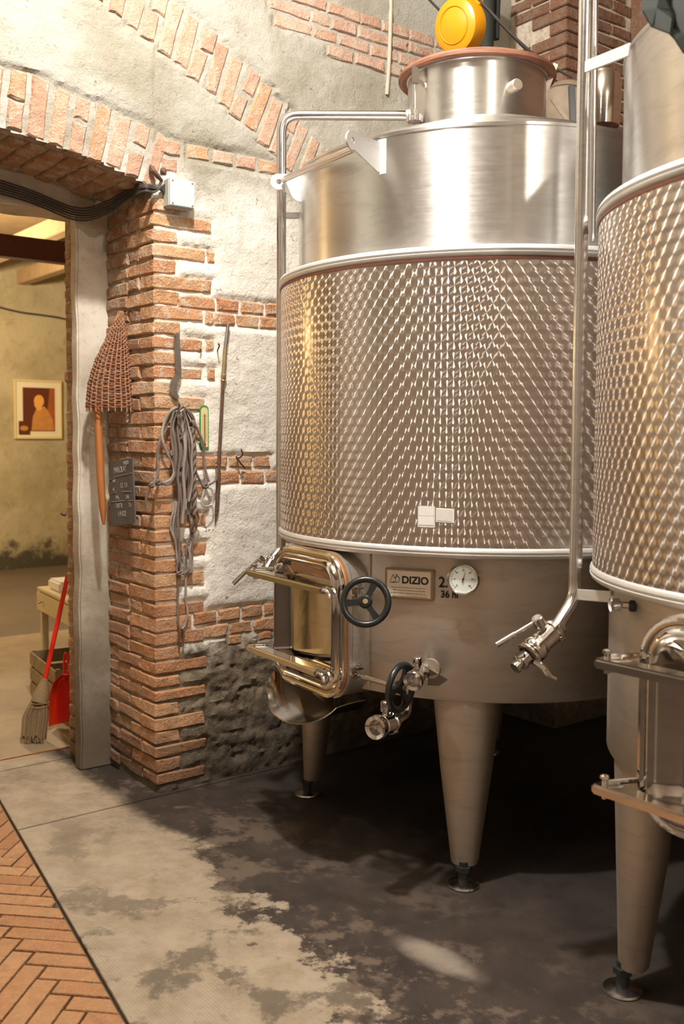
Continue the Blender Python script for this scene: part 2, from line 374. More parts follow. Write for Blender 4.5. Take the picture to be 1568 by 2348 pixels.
M['boxlid'] = simple('pale_blue_lid', (.50, .56, .56), .45, var=.05)
M['cable'] = simple('dusty_black_cable', (.05, .042, .036), .7, var=.4)
M['conduit'] = simple('beige_conduit', (.42, .36, .27), .6)
M['canvas'] = simple('dull_brown_tin', (.20, .15, .10), .7, var=.3)
M['rope'] = simple('weathered_rope', (.20, .155, .13), .95, var=.4, scale=120, bump=.6)
M['rope2'] = simple('light_rope', (.36, .30, .26), .95, var=.35, scale=150, bump=.6)
M['rust'] = simple('rusty_iron', (.14, .08, .05), .7, metal=.4, var=.5, scale=60, bump=.4)
M['iron'] = simple('dark_iron', (.34, .31, .28), .40, metal=.85, var=.3, scale=40)
M['brass'] = simple('old_brass', (.46, .36, .20), .40, metal=.8, var=.3)
M['wicker'] = simple('peeled_willow', (.27, .115, .06), .65, var=.45, scale=70)
M['wicker2'] = simple('pale_willow', (.38, .21, .12), .65, var=.3, scale=70)
def mat_wood(name, a, b, sc=(30, 30, 3), rough=.5):
    m = N(name); mp = m.n('ShaderNodeMapping'); mp.inputs['Scale'].default_value = sc; m.t.links.new(m.pos(), mp.inputs[0])
    n = m.noise(mp.outputs[0], 1.0, 4, .6, .5); c = m.mix(m.ss(n, .3, .7), a, b); m.bump(n, .2, .003); return m.set(col=c, rough=rough)
M['orangewood'] = mat_wood('oiled_wood', (.44, .165, .045), (.33, .11, .03))
M['crate'] = mat_wood('crate_wood', (.33, .25, .13), (.20, .14, .07), (12, 12, 12), .8)
M['desk'] = simple('cream_laminate', (.66, .56, .34), .5, var=.05)
M['deskside'] = simple('dark_desk_side', (.20, .15, .11), .6)
M['slate'] = simple('school_slate', (.10, .085, .08), .75, var=.2, scale=15)
M['chalk'] = simple('chalk', (.50, .47, .44), .9)
M['green'] = simple('green_enamel', (.05, .26, .06), .45)
M['cream'] = simple('cream_scale', (.72, .60, .30), .5)
M['red'] = simple('red_plastic', (.70, .018, .008), .3, var=.08)
M['redorange'] = simple('orange_red_plastic', (.70, .055, .008), .35, var=.08)
M['bristle'] = simple('straw_bristle', (.23, .155, .075), .9, var=.4, scale=90)
M['frame'] = simple('pale_frame', (.70, .58, .30), .4)
M['mat'] = simple('cream_mount', (.80, .72, .50), .7, var=.03)
M['print_dark'] = simple('print_brown', (.12, .028, .008), .5, var=.3, scale=8)
M['print_red'] = simple('print_red_brown', (.36, .10, .02), .5, var=.3, scale=8)
M['print_skin'] = simple('print_pale', (.80, .40, .09), .5, var=.15, scale=8)
M['print_cloth'] = simple('print_cloth', (.56, .25, .06), .5, var=.3, scale=12)
M['tarp'] = simple('dark_green_cloth', (.012, .017, .012), .8, var=.5, scale=8)
M['gluewhite'] = simple('chrome_white', (.7, .7, .7), .3, metal=.6)

def vnoise(x, y, sc, seed, octs=4, per=.55):
    out = np.zeros_like(x, float); amp = 1; tot = 0
    for o in range(octs):
        g = np.random.default_rng(seed * 31 + o).random((257, 257)); X = (x * sc * 2 ** o) % 256; Y = (y * sc * 2 ** o) % 256
        xi = X.astype(int); yi = Y.astype(int); fx = X - xi; fy = Y - yi; fx = fx * fx * (3 - 2 * fx); fy = fy * fy * (3 - 2 * fy)
        v = g[xi, yi] * (1 - fx) * (1 - fy) + g[xi + 1, yi] * fx * (1 - fy) + g[xi, yi + 1] * (1 - fx) * fy + g[xi + 1, yi + 1] * fx * fy
        out += amp * v; tot += amp; amp *= per
    return out / tot

# ------------------------------------------------------------------ bricks
BV = {}
def brick_mesh(name, L, H, D, mat, rough=1.0, chip=.007):
    """front at +z; 8-point irregular outline with a worn edge, 38 triangles"""
    key = (name, round(L, 2), round(H, 3), round(D, 2), mat.name); lst = BV.setdefault(key, [])
    if len(lst) >= 6: return random.choice(lst)
    j = lambda a: random.uniform(-a, a) * rough
    a, b = L / 2, H / 2; c = min(chip, H * .13)
    out = [(-a, -b), (0, -b), (a, -b), (a, 0), (a, b), (0, b), (-a, b), (-a, 0)]
    o2 = [(x + j(.0045), y + j(.0034)) for x, y in out]
    back = [(x, y, -D) for x, y in o2]; mid = [(x, y, -c * random.uniform(.8, 1.8)) for x, y in o2]
    fr = []
    for x, y in o2:
        fr.append((x - math.copysign(c * random.uniform(.6, 1.5), x) * (abs(x) > .01), y - math.copysign(c * random.uniform(.6, 1.4), y) * (abs(y) > .008), j(.0012)))
    vs = back + mid + fr; fs = []
    for k in (0, 1):
        for i in range(8): fs.append((k * 8 + i, k * 8 + (i + 1) % 8, (k + 1) * 8 + (i + 1) % 8, (k + 1) * 8 + i))
    fs.append(tuple(16 + i for i in range(8)))
    me = bpy.data.meshes.new(name); me.from_pydata(vs, [], fs); me.materials.append(mat); me.update(); lst.append(me); return me
def place(me, name, pos, X, Y, Z, parent, scale=(1, 1, 1)):
    o = bpy.data.objects.new(name, me); COL.objects.link(o)
    p = Vector(pos) - wl(parent)
    o.matrix_basis = Matrix(((X.x * scale[0], Y.x * scale[1], Z.x * scale[2], p.x), (X.y * scale[0], Y.y * scale[1], Z.y * scale[2], p.y), (X.z * scale[0], Y.z * scale[1], Z.z * scale[2], p.z), (0, 0, 0, 1)))
    if parent is not None: o.parent = parent
    return o

# arches, in (s, z)
DC, DRI, DRO = (-.95, -.5), 3.31, 3.55       # arch over the doorway
BC, BRI, BRO = (-2.4, -1.6), 5.43, 5.675      # large relieving arch
def soffit(s): return DC[1] + math.sqrt(max(DRI ** 2 - (s - DC[0]) ** 2, 0))
OPEN_L = -1.35

rects = []      # bricks of the main wall: (cs, cz, L, H, angle, kind)
# corner course tops
CT = np.interp(np.arange(0, 41), [-4, 0, 12, 29, 36, 40], [2.82, 2.561, 1.770, .653, .211, -.04])
rows = [(CT[i], CT[i] - CT[i + 1]) for i in range(0, 39)]
top_extra = [(2.561 + .0655 * k, .0655) for k in (2, 1)]
courses = [(z, h, i) for i, (z, h) in enumerate(rows)] + [(top_extra[1][0], .0655, -1)]
corner = []
for z, h, i in courses:
    H = h - .011; cz = z - H / 2
    long = (i % 2 == 0)
    L = random.uniform(.235, .255) if long else random.uniform(.105, .13)
    if i in (27,): L = .17
    if z > .02: corner.append((cz, H, L, .125 if long else .245, i))
    # patches beyond the corner brick
for i, s0, s1 in [(0, .225, .285), (2, .222, .283), (4, .225, .283), (6, .224, .282), (8, .185, .285), (10, .196, .287), (12, .17, .285), (5, .165, .315)]:
    pass
def add(s0, s1, ztop, H, mat='brick', ang=0.0): rects.append(((s0 + s1) / 2, ztop - H / 2, s1 - s0, H, ang, mat))
for i, s0, s1 in [(0, .215, .285), (2, .262, .292), (4, .222, .285), (8, .255, .287), (10, .266, .292)]:
    add(s0 + .01, s1, CT[i], .052)
# band A: two courses
H = .055
for s0, s1 in [(.115, .30), (.312, .43), (.442, .565), (.578, .70), (.712, .83)]: add(s0, s1, 2.222, H)
for s0, s1 in [(.262, .285), (.30, .405), (.418, .535), (.548, .66), (.672, .79)]: add(s0, s1, 2.157, H)
# band B
for s0, s1 in [(.19, .36), (.372, .50), (.512, .60)]: add(s0, s1, 1.506, H)
for s0, s1 in [(.325, .43), (.444, .565), (.578, .69)]: add(s0, s1, 1.434, H)
# band C
for s0, s1 in [(.185, .302), (.314, .432), (.444, .555), (.566, .68), (.692, .80)]: add(s0, s1, .797, .056)
for s0, s1 in [(.24, .365), (.378, .498), (.510, .63), (.642, .76)]: add(s0, s1, .728, .056)
for s0, s1 in [(.37, .435), (.54, .61)]: add(s0, s1, .664, .035)
for s0, s1 in [(.68, .80)]:
    for zt in (.42, .35, .26): add(s0, s1, zt, .052)
# band D
for s0, s1 in [(.03, .125), (.16, .272), (.29, .396), (.415, .52), (.535, .64)]: add(s0, s1, 2.885, .062, 'brick_arch')
add(.035, .115, 2.808, .06, 'brick_arch')
# band E, high on the right
for r_, (z0, sh) in enumerate([(3.70, 0), (3.632, .06), (3.564, .0), (3.496, .07)]):
    s = .40 + sh + r_ * .13 if r_ < 3 else .93
    if r_ == 2: s = .62
    while s < 2.15:
        L = random.uniform(.10, .25); 
        if s + L > 2.18: break
        if r_ > 2 and s < 0.9: s += L; continue
        add(s, s + L - .012, z0, .056, 'brick_arch'); s += L
# voussoirs
def arch(cc, ri, ro, s_from, s_to, mat, w=.066, lean=0.0):
    a0 = math.acos((s_from - cc[0]) / ri) if abs(s_from - cc[0]) < ri else PI; a1 = math.acos((s_to - cc[0]) / ri)
    n = int((a0 - a1) * ri / w); k = 0
    for i in range(n):
        a = a0 + (a1 - a0) * (i + .5) / n; ww = w - .019 + random.uniform(-.006, .004)
        parts = [(ri, ro)] if i % 3 != 1 else ([(ri, ri + .115), (ri + .127, ro)] if i % 2 else [(ri, ri + .13), (ri + .142, ro)])
        for r0, r1 in parts:
            r0 += random.uniform(-.006, .01); r1 += random.uniform(-.012, .008); rm = (r0 + r1) / 2
            rects.append((cc[0] + rm * math.cos(a), cc[1] + rm * math.sin(a), r1 - r0, ww, a + lean + random.uniform(-.03, .03), mat))
arch(DC, DRI, DRO, -1.25, .02, 'brick_arch', .085)
arch(BC, BRI, BRO, -.62, .98, 'brick_arch', .083, .17)

# ------------------------------------------------------------------ main wall surface
def grid_wall(name, us, vs, hfun, P, nrm, mat, keep=None, origin=C, matfun=None):
    U, V = np.meshgrid(us, vs, indexing='ij'); Hh = hfun(U, V)
    nu, nv = U.shape; verts = []
    for i in range(nu):
        for j in range(nv):
            verts.append(P(U[i, j], V[i, j]) + nrm * float(Hh[i, j]))
    faces = []; mi = []
    for i in range(nu - 1):
        for j in range(nv - 1):
            uc = (us[i] + us[i + 1]) / 2; vc = (vs[j] + vs[j + 1]) / 2
            if keep is not None and not keep(uc, vc): continue
            faces.append((i * nv + j, (i + 1) * nv + j, (i + 1) * nv + j + 1, i * nv + j + 1))
            mi.append(0 if matfun is None else matfun(i, j))
    mb = MB(); mb.v = verts; mb.f = faces; mb.m = mi
    o = obj(name, mb, mat, None, True, origin, fix=False); return o
us = np.concatenate([np.arange(-3.4, -.82, .08), np.arange(-.82, 1.05, .0125), np.arange(1.06, 2.45, .03)])
us = np.sort(np.append(us, [0.0])); vs_ = np.concatenate([np.arange(0, 3.62, .0125), np.arange(3.64, 4.72, .06)])
def brick_dist(U, V):
    m = np.full_like(U, 1.0)
    for cs, cz, L, Hh, ang, _ in rects:
        ca, sa = math.cos(ang), math.sin(ang); a = np.abs((U - cs) * ca + (V - cz) * sa) - L / 2; b = np.abs(-(U - cs) * sa + (V - cz) * ca) - Hh / 2
        m = np.minimum(m, np.maximum(a, b))
    for cz, Hh, L, Wd, i in corner: m = np.minimum(m, np.maximum(np.abs(U) - L, np.abs(V - cz) - Hh / 2))
    return m
def hmain(U, V):
    low = np.clip((.80 - V) / .25, 0, 1)
    n = vnoise(U, V, 3.0, 1) - .5; n2 = vnoise(U * .6 + V * .3, V * 1.6, 14, 2) - .5; n3 = vnoise(U, V, 40, 3) - .5
    h = .012 + .020 * n + (.008 + .022 * low) * n2 + (.004 + .010 * low) * n3
    crack = np.abs(vnoise(U * .8, V * 2.6, 4, 9, 4) - .5); h -= .010 * low * np.clip(1 - crack / .02, 0, 1)
    d = brick_dist(U, V) + .012 * n3; k = np.clip((d - .006) / .016, 0, 1); k = k * k * (3 - 2 * k)
    h = (.000 + .008 * n2 + .006 * n3) * (1 - k) + h * k
    h = np.where((U < .014) & (V < 2.66), np.minimum(h, -.002), h)
    return h
def keep_main(s, z):
    if OPEN_L < s < 0 and z < soffit(s): return False
    return True
wall = grid_wall('wall_back', us, vs_, hmain, lambda a, b: W(a, 0, b), -TD, M['plaster'], keep_main, C)
tag(wall, kind='structure')
# the wall's body behind its face, above and beside the opening
for cs, cz, L, Hh, ang, mt in rects:
    X = UD * math.cos(ang) + ZZ * math.sin(ang); Y = -UD * math.sin(ang) + ZZ * math.cos(ang)
    if L < .04: L = .04
    proud = .009 + random.uniform(-.003, .004)
    me = brick_mesh('brick', L, Hh, .06, M[mt]); z_ = -TD
    tw = random.uniform(-.012, .012); X2 = X * math.cos(tw) + Y * math.sin(tw); Y2 = Y * math.cos(tw) - X * math.sin(tw)
    place(me, 'brick', W(cs, 0, cz) - TD * proud, X2, Y2, z_, wall)
# quoins: wrap the corner, seen on both faces
for cz, Hh, L, Wd, i in corner:
    mb = MB(); pr = .010 + random.uniform(-.003, .003); ps = .008 + random.uniform(-.003, .004)
    Lx = L + ps; Wt = Wd + pr; jj = lambda: random.uniform(-.0045, .0045)
    bm = bmesh.new(); bmesh.ops.create_cube(bm, size=1)
    for v in bm.verts: v.co = Vector((v.co.x * Lx + jj(), v.co.y * Wt + jj(), v.co.z * Hh + jj()))
    bmesh.ops.bevel(bm, geom=[e for e in bm.edges], offset=random.uniform(.003, .007), segments=1, affect='EDGES')
    bmesh.ops.subdivide_edges(bm, edges=[e for e in bm.edges if e.calc_length() > .09], cuts=2, use_grid_fill=True)
    for v in bm.verts: v.co += Vector((jj(), jj(), jj())) * .5
    bmesh.ops.triangulate(bm, faces=bm.faces[:])
    me = bpy.data.meshes.new('brick'); bm.to_mesh(me); bm.free(); me.materials.append(M['brick'])
    place(me, 'brick', W(-ps + Lx / 2, -pr + Wt / 2, cz), UD, TD, ZZ, wall)

# ------------------------------------------------------------------ door reveal (left face of the pier)
rt = np.arange(0.0, .485, .0125); rz = np.arange(0, 2.74, .0125)
rrect = []
for cz, Hh, L, Wd, i in corner:
    t = Wd + .010; t += .0
    while t < .47:
        L2 = random.choice([.12, .245, .25]) if t < .25 else .5
        t1 = min(t + L2 - .011, .478)
        if t1 - t > .035: rrect.append(((t + t1) / 2, cz + random.uniform(-.004, .004), t1 - t, Hh))
        t = t1 + .011
def hrev(U, V):
    n2 = vnoise(U, V, 16, 12) - .5; n3 = vnoise(U, V, 45, 13) - .5
    return -.005 + .012 * n2 + .008 * n3
rev = grid_wall('wall_left', rt, rz, hrev, lambda a, b: W(0, a, b), -UD, [M['mortar']], None, C)
tag(rev, kind='structure')
for ct, cz, L, Hh in rrect:
    me = brick_mesh('brick', L, Hh, .05, M['brick_side'], 1.5); tw = random.uniform(-.02, .02)
    X = -TD * math.cos(tw) + ZZ * math.sin(tw); Y = ZZ * math.cos(tw) + TD * math.sin(tw)
    place(me, 'brick', W(0, ct, cz) - UD * (.006 + random.uniform(-.005, .006)), X, Y, -UD, rev)
# second, deeper reveal beyond the post: a strip of narrow bricks
mb = MB(); mb.box(W(.01, .62, 1.32), (UD, TD, ZZ), (.22, .24, 2.64)); rv2 = tag(obj('wall_door_strip', mb, M['mortar'], None, False, W(-.15, .62, 0)), kind='structure')
rv2.name = 'wall_left_inner'; WL[rv2.name] = W(-.15, .62, 0)
z = .02
while z < 2.55:
    for t0, t1 in ([(.555, .735)] if random.random() < .5 else [(.555, .635), (.648, .735)]):
        me = brick_mesh('brick', t1 - t0, .054, .05, M['brick_side'], 1.5)
        sx_ = -.100 - random.uniform(.002, .012); place(me, 'brick', W(sx_, (t0 + t1) / 2, z + .027), -TD, ZZ, -UD, rv2)
    z += .0655
# concrete post of the door frame and its lintel
def slab_obj(name, cs, ct, cz, ls, lt, lz, mat, seed, amp=.006, step=.03):
    bm = bmesh.new(); bmesh.ops.create_cube(bm, size=1)
    for v in bm.verts: v.co = Vector((v.co.x * ls, v.co.y * lt, v.co.z * lz))
    bmesh.ops.bevel(bm, geom=bm.edges[:], offset=.008, segments=2, affect='EDGES')
    ax = max(range(3), key=lambda k: (ls, lt, lz)[k]); nrm = Vector((0, 0, 0)); nrm[ax] = 1; n = int((ls, lt, lz)[ax] / step)
    for k in range(1, n):
        co = Vector((0, 0, 0)); co[ax] = -(ls, lt, lz)[ax] / 2 + (ls, lt, lz)[ax] * k / n
        bmesh.ops.bisect_plane(bm, geom=bm.verts[:] + bm.edges[:] + bm.faces[:], plane_co=co, plane_no=nrm)
    from mathutils import noise as mn
    for v in bm.verts:
        d = mn.noise_vector(v.co * 6 + Vector((seed, 0, 0))); d[ax] = 0; v.co += d * amp
    mb = MB(); bm.verts.ensure_lookup_table(); c = W(cs, ct, cz)
    mb.add([c + UD * v.co.x + TD * v.co.y + ZZ * v.co.z for v in bm.verts], [[v.index for v in f.verts] for f in bm.faces]); bm.free()
    return obj(name, mb, mat, None, True)
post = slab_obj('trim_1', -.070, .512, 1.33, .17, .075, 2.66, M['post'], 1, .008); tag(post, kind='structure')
lint = slab_obj('trim_2', -1.05, .60, 2.70, 2.0, .22, .15, M['post'], 5, .008); tag(lint, kind='structure')
# soffit of the arch: mortar sheet plus brick undersides
mb = MB(); n = 40; vs = []; fs = []
for k in range(n + 1):
    s = OPEN_L + (0 - OPEN_L) * k / n
    for t in (0.0, .25, .5, .76): vs.append(W(s, t, soffit(s) + .006 + (.0 if t < .6 else .1)))
for k in range(n):
    for q in range(3): fs.append((k * 4 + q, k * 4 + q + 1, k * 4 + 5 + q, k * 4 + 4 + q))
mb.add(vs, fs); sof = tag(obj('wall_arch_soffit', mb, M['mortar'], None, True, W(-.95, .25, 2.7)), kind='structure')
a = math.acos((-1.3 - DC[0]) / DRI); a1 = math.acos((-.02 - DC[0]) / DRI); nn = int((a - a1) * DRI / .083)
for i in range(nn):
    aa = a + (a1 - a) * (i + .5) / nn; R_ = UD * math.cos(aa) + ZZ * math.sin(aa); Tn = -UD * math.sin(aa) + ZZ * math.cos(aa); cc = W(DC[0], 0, DC[1]) + R_ * (DRI - .004)
    for t0, t1 in ([(.07, .24), (.25, .49)] if i % 2 else [(.07, .18), (.19, .43)]):
        me = brick_mesh('brick', t1 - t0, .07, .05, M['brick_side'], 1.5)
        place(me, 'brick', cc + TD * ((t0 + t1) / 2) - R_ * random.uniform(0, .006), TD, Tn, -R_, sof)
# solid body of the wall (closes light leaks)
def quad_wall(name, boxes, mat, loc):
    mb = MB()
    for (s0, s1, t0, t1, z0, z1) in boxes: mb.box(W((s0 + s1) / 2, (t0 + t1) / 2, (z0 + z1) / 2), (UD, TD, ZZ), (s1 - s0, t1 - t0, z1 - z0))
    return tag(obj(name, mb, mat, None, False, loc), kind='structure')
quad_wall('wall_core', [(.02, 9, .03, .70, 0, 4.72), (-1.35, .02, .03, .70, 2.87, 4.72), (-9, -1.35, .03, .70, 0, 4.72)], M['mortar'], W(1, .3, 0))

# ------------------------------------------------------------------ rest of the room
ceil_main = quad_wall('ceiling', [(-6, 3.0, -7, .03, 4.70, 4.8)], M['ceil'], W(-1, -3, 4.7))
quad_wall('wall_front', [(-6, 3.0, -7.1, -7.0, 0, 4.7)], M['roomwall'], W(-1, -7, 0))
quad_wall('wall_west', [(-6.1, -6, -7, .03, 0, 4.7)], M['roomwall'], W(-6, -3, 0))
mb = MB(); quad_wall('wall_right', [(2.75, 2.85, -7, 0, 0, 4.7)], M['brick_shaded'], W(2.8, -3, 0))
# pilaster behind the tanks
pil = quad_wall('wall_pilaster', [(2.205, 2.75, -.405, .03, 0, 4.7)], M['mortar'], W(2.2, -.4, 0))
z = 2.55; k = 0
while z < 4.6:
    k += 1; t0 = -.41
    me = brick_mesh('brick', .245 if k % 2 else .12, .058, .05, M['brick_shaded'])
    L = .245 if k % 2 else .12; lz = .245 if k % 2 == 0 else .12
    mb = MB(); mb.bbox(W(2.19 + L / 2, -.42 + lz / 2, z + .029), (UD, TD, ZZ), (L, lz, .058), .004)
    obj('brick', mb, M['brick_shaded'], pil, False)
    s = 2.19 + L + .012
    while s < 2.74:
        L2 = min(.245, 2.745 - s); 
        if L2 > .05: place(brick_mesh('brick', L2, .058, .05, M['brick_shaded']), 'brick', W(s + L2 / 2, -.415, z + .029), UD, ZZ, -TD, pil)
        s += .257
    if k % 5 in (1, 2, 3):
        t = -.42 + lz + .012; L2 = min(.24, -.01 - t)
        place(brick_mesh('brick', L2, .058, .05, M['brick_shaded']), 'brick', W(2.195, t + L2 / 2, z + .029), -TD, ZZ, -UD, pil)
    z += .0665
# far room
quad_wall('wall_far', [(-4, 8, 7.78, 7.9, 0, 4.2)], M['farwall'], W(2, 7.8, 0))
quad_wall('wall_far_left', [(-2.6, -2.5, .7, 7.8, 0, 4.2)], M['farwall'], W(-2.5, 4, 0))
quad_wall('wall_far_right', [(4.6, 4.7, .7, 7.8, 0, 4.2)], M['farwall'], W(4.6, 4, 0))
quad_wall('ceiling_far', [(-4, 6, .7, 7.9, 3.75, 3.85)], M['rafter'], W(1, 4, 3.8))
bt = MB(); bt.bbox(W(1.0, 4.06, 3.10), (UD, TD, ZZ), (7, .12, .175), .006); bm_ = obj('roof_beam', bt, M['beam']); tag(bm_, kind='structure'); bm_.name = 'trim_3'
for k in range(7):
    s = -1.6 + k * .75; mb = MB(); mb.bbox(W(s, 4.2, 3.42), (UD, TD, ZZ), (.12, 6.8, .16), .006)
    o = obj('trim_%d' % (4 + k), mb, M['rafter']); tag(o, kind='structure')
mb = MB(); pts = [W(1.2 + .25 * i, 7.77, 3.20 - .035 * i + .02 * math.sin(i * 1.3)) for i in range(16)]; mb.tube(spline(pts, 4), .012, 6)
tag(obj('wall_cable', mb, M['cable']), 'thin dark cable sagging across the far ochre wall', 'cable')

# ------------------------------------------------------------------ floor
mb = MB(); mb.box(W(-1, -3.0, -.06), (UD, TD, ZZ), (9, 8.2, .08)); floor = tag(obj('floor', mb, M['grout'], None, False, W(-1, -3, -.02)), kind='structure')
def slab(poly, mat, h=0.0, name='slab', parent=floor, th=.018):
    mb = MB(); P = [W(a, b, 0) for a, b in poly]; c = sum(P, Vector()) / len(P)
    ins = [p + (c - p).normalized() * .004 for p in P]; n = len(P)
    mb.add([p - ZZ * th for p in P] + [p + ZZ * (h - .003) for p in P] + [p + ZZ * h for p in ins],
           [(i, (i + 1) % n, n + (i + 1) % n, n + i) for i in range(n)] + [(n + i, n + (i + 1) % n, 2 * n + (i + 1) % n, 2 * n + i) for i in range(n)] + [tuple(2 * n + i for i in range(n))])
    return obj(name, mb, mat, parent, False)
bl = lambda t: -.635 + .149 * t      # edge of the herringbone paving (s as a function of t)
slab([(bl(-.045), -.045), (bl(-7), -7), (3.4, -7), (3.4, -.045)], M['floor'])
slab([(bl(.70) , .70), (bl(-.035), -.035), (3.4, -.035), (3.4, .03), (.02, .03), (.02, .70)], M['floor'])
mb = MB(); mb.box(W(1, 4.3, -.06), (UD, TD, ZZ), (8, 7.2, .08)); ff = tag(obj('floor_far', mb, M['grout'], None, False, W(1, 4.3, -.02)), kind='structure')
slab([(-3.5, .71), (4.8, .71), (4.8, .86), (-3.5, .86)], M['floor'], .0, parent=ff)
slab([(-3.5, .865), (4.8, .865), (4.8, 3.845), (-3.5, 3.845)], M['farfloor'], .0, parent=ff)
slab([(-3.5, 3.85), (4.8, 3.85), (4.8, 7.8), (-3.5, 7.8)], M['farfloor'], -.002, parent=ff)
mb = MB(); mb.box(W(-.6, .865, .003), (UD, TD, ZZ), (1.6, .006, .004)); tag(obj('threshold_strip', mb, M['orangewood']), 'thin orange strip across the doorway floor', 'strip')
# herringbone tiles: joints run at 45 degrees to the wall
HW, HL = .071, .284; h1 = (UD - TD).normalized(); h2 = -(UD + TD).normalized(); O2 = Vector((-1.068, 3.162, 0))
tid = [0]
def tile_clip(c, ax, ay, L, Wd):
    P = [c + ax * (L / 2 * i) + ay * (Wd / 2 * j) for i, j in ((-1, -1), (1, -1), (1, 1), (-1, 1))]
    q = [((p - C).dot(UD), (p - C).dot(TD)) for p in P]; f = lambda p: (bl(p[1]) - .012) - p[0]
    out = []
    for i in range(4):
        a, b = q[i], q[(i + 1) % 4]; fa, fb = f(a), f(b)
        if fa >= 0: out.append(a)
        if fa * fb < 0: k = fa / (fa - fb); out.append((a[0] + (b[0] - a[0]) * k, a[1] + (b[1] - a[1]) * k))
    q = out; out = []
    for i in range(len(q)):
        a, b = q[i], q[(i + 1) % len(q)]; fa, fb = .695 - a[1], .695 - b[1]
        if fa >= 0: out.append(a)
        if fa * fb < 0: k = fa / (fa - fb); out.append((a[0] + (b[0] - a[0]) * k, a[1] + (b[1] - a[1]) * k))
    if len(out) < 3: return
    ar = abs(sum(out[i][0] * out[(i + 1) % len(out)][1] - out[(i + 1) % len(out)][0] * out[i][1] for i in range(len(out)))) / 2
    if ar < .0006: return
    cs = sum(p[0] for p in out) / len(out); ct = sum(p[1] for p in out) / len(out)
    if not (bl(ct) - 1.05 < cs and -3.1 < ct < .70): return
    if tid[0] >= 295: return
    tid[0] += 1; slab(out, M['tile'], random.uniform(-.001, .0015), 'tile')
g = .0075
cells = [(O2 + h1 * (i * HW + j * HL + HL / 2) + h2 * (i * HW - j * HL + HW / 2), h1, h2) for i in range(-30, 31) for j in range(-8, 9)] + \
        [(O2 + h1 * (i * HW + j * HL - HW / 2) + h2 * (i * HW - j * HL + HL / 2), h2, h1) for i in range(-30, 31) for j in range(-8, 9)]
cells.sort(key=lambda c: (c[0] - Vector((-.9, 3.0, 0))).length)
for c, ax, ay in cells: tile_clip(c, ax, ay, HL - g, HW - g)

# ------------------------------------------------------------------ steel tanks
def rrect(hw, hh, r, k=7):
    out = []
    for cx, cy, a0 in ((hw - r, hh - r, 0), (-hw + r, hh - r, 90), (-hw + r, -hh + r, 180), (hw - r, -hh + r, 270)):
        for i in range(k + 1):
            a = math.radians(a0 + 90 * i / k); out.append((cx + r * math.cos(a), cy + r * math.sin(a)))
    return out
def polar(T, az, r, z): a = math.radians(az); return Vector((T[0] + r * math.cos(a), T[1] + r * math.sin(a), z))
def radial(az): a = math.radians(az); return Vector((math.cos(a), math.sin(a), 0))
def handwheel(parent, c, ax, spin0, R=.078):
    """black three-spoke wheel, spindle from spin0 to the hub"""
    ax = Vector(ax).normalized(); X, Y = basis(ax); c = Vector(c)
    mb = MB(); ring = [c + X * (R * math.cos(2 * PI * i / 40)) + Y * (R * math.sin(2 * PI * i / 40)) for i in range(40)]
    mb.tube(ring, .0115, 12, True)
    mb.lathe([(.0, -.022), (.016, -.022), (.022, -.012), (.024, .0), (.024, .006), (.017, .012), (.0, .012)], c, ax, 20, False)
    for k in range(3):
        a = math.radians(95 + 120 * k); d = X * math.cos(a) + Y * math.sin(a); e = ax.cross(d)
        vs = []; fs = []
        secs = [(.015, .012, .008), (.04, .009, .006), (R - .004, .014, .007)]
        for r, wd, th in secs:
            p = c + d * r; vs += [p + e * wd + ax * th, p - e * wd + ax * th, p - e * wd - ax * th, p + e * wd - ax * th]
        for q in range(2):
            for i in range(4): fs.append((q * 4 + i, q * 4 + (i + 1) % 4, q * 4 + 4 + (i + 1) % 4, q * 4 + 4 + i))
        mb.add(vs, fs)
    hw_ = obj('handwheel', mb, M['black'], parent)
    hw_['label'] = 'black three-spoke handwheel'
    mb = MB(); mb.lathe([(.0, .0), (.009, .0), (.009, .004), (.0, .004)], c + ax * .012, ax, 14, False); obj('hub_cap', mb, M['brass'], hw_)
    mb = MB(); mb.cyl(spin0, c - ax * .02, .0085, 12); mb.lathe([(.0, 0), (.014, 0), (.014, .018), (.010, .022), (.0, .022)], Vector(spin0), (c - Vector(spin0)), 12, False)
    obj('spindle', mb, M['pol'], parent)
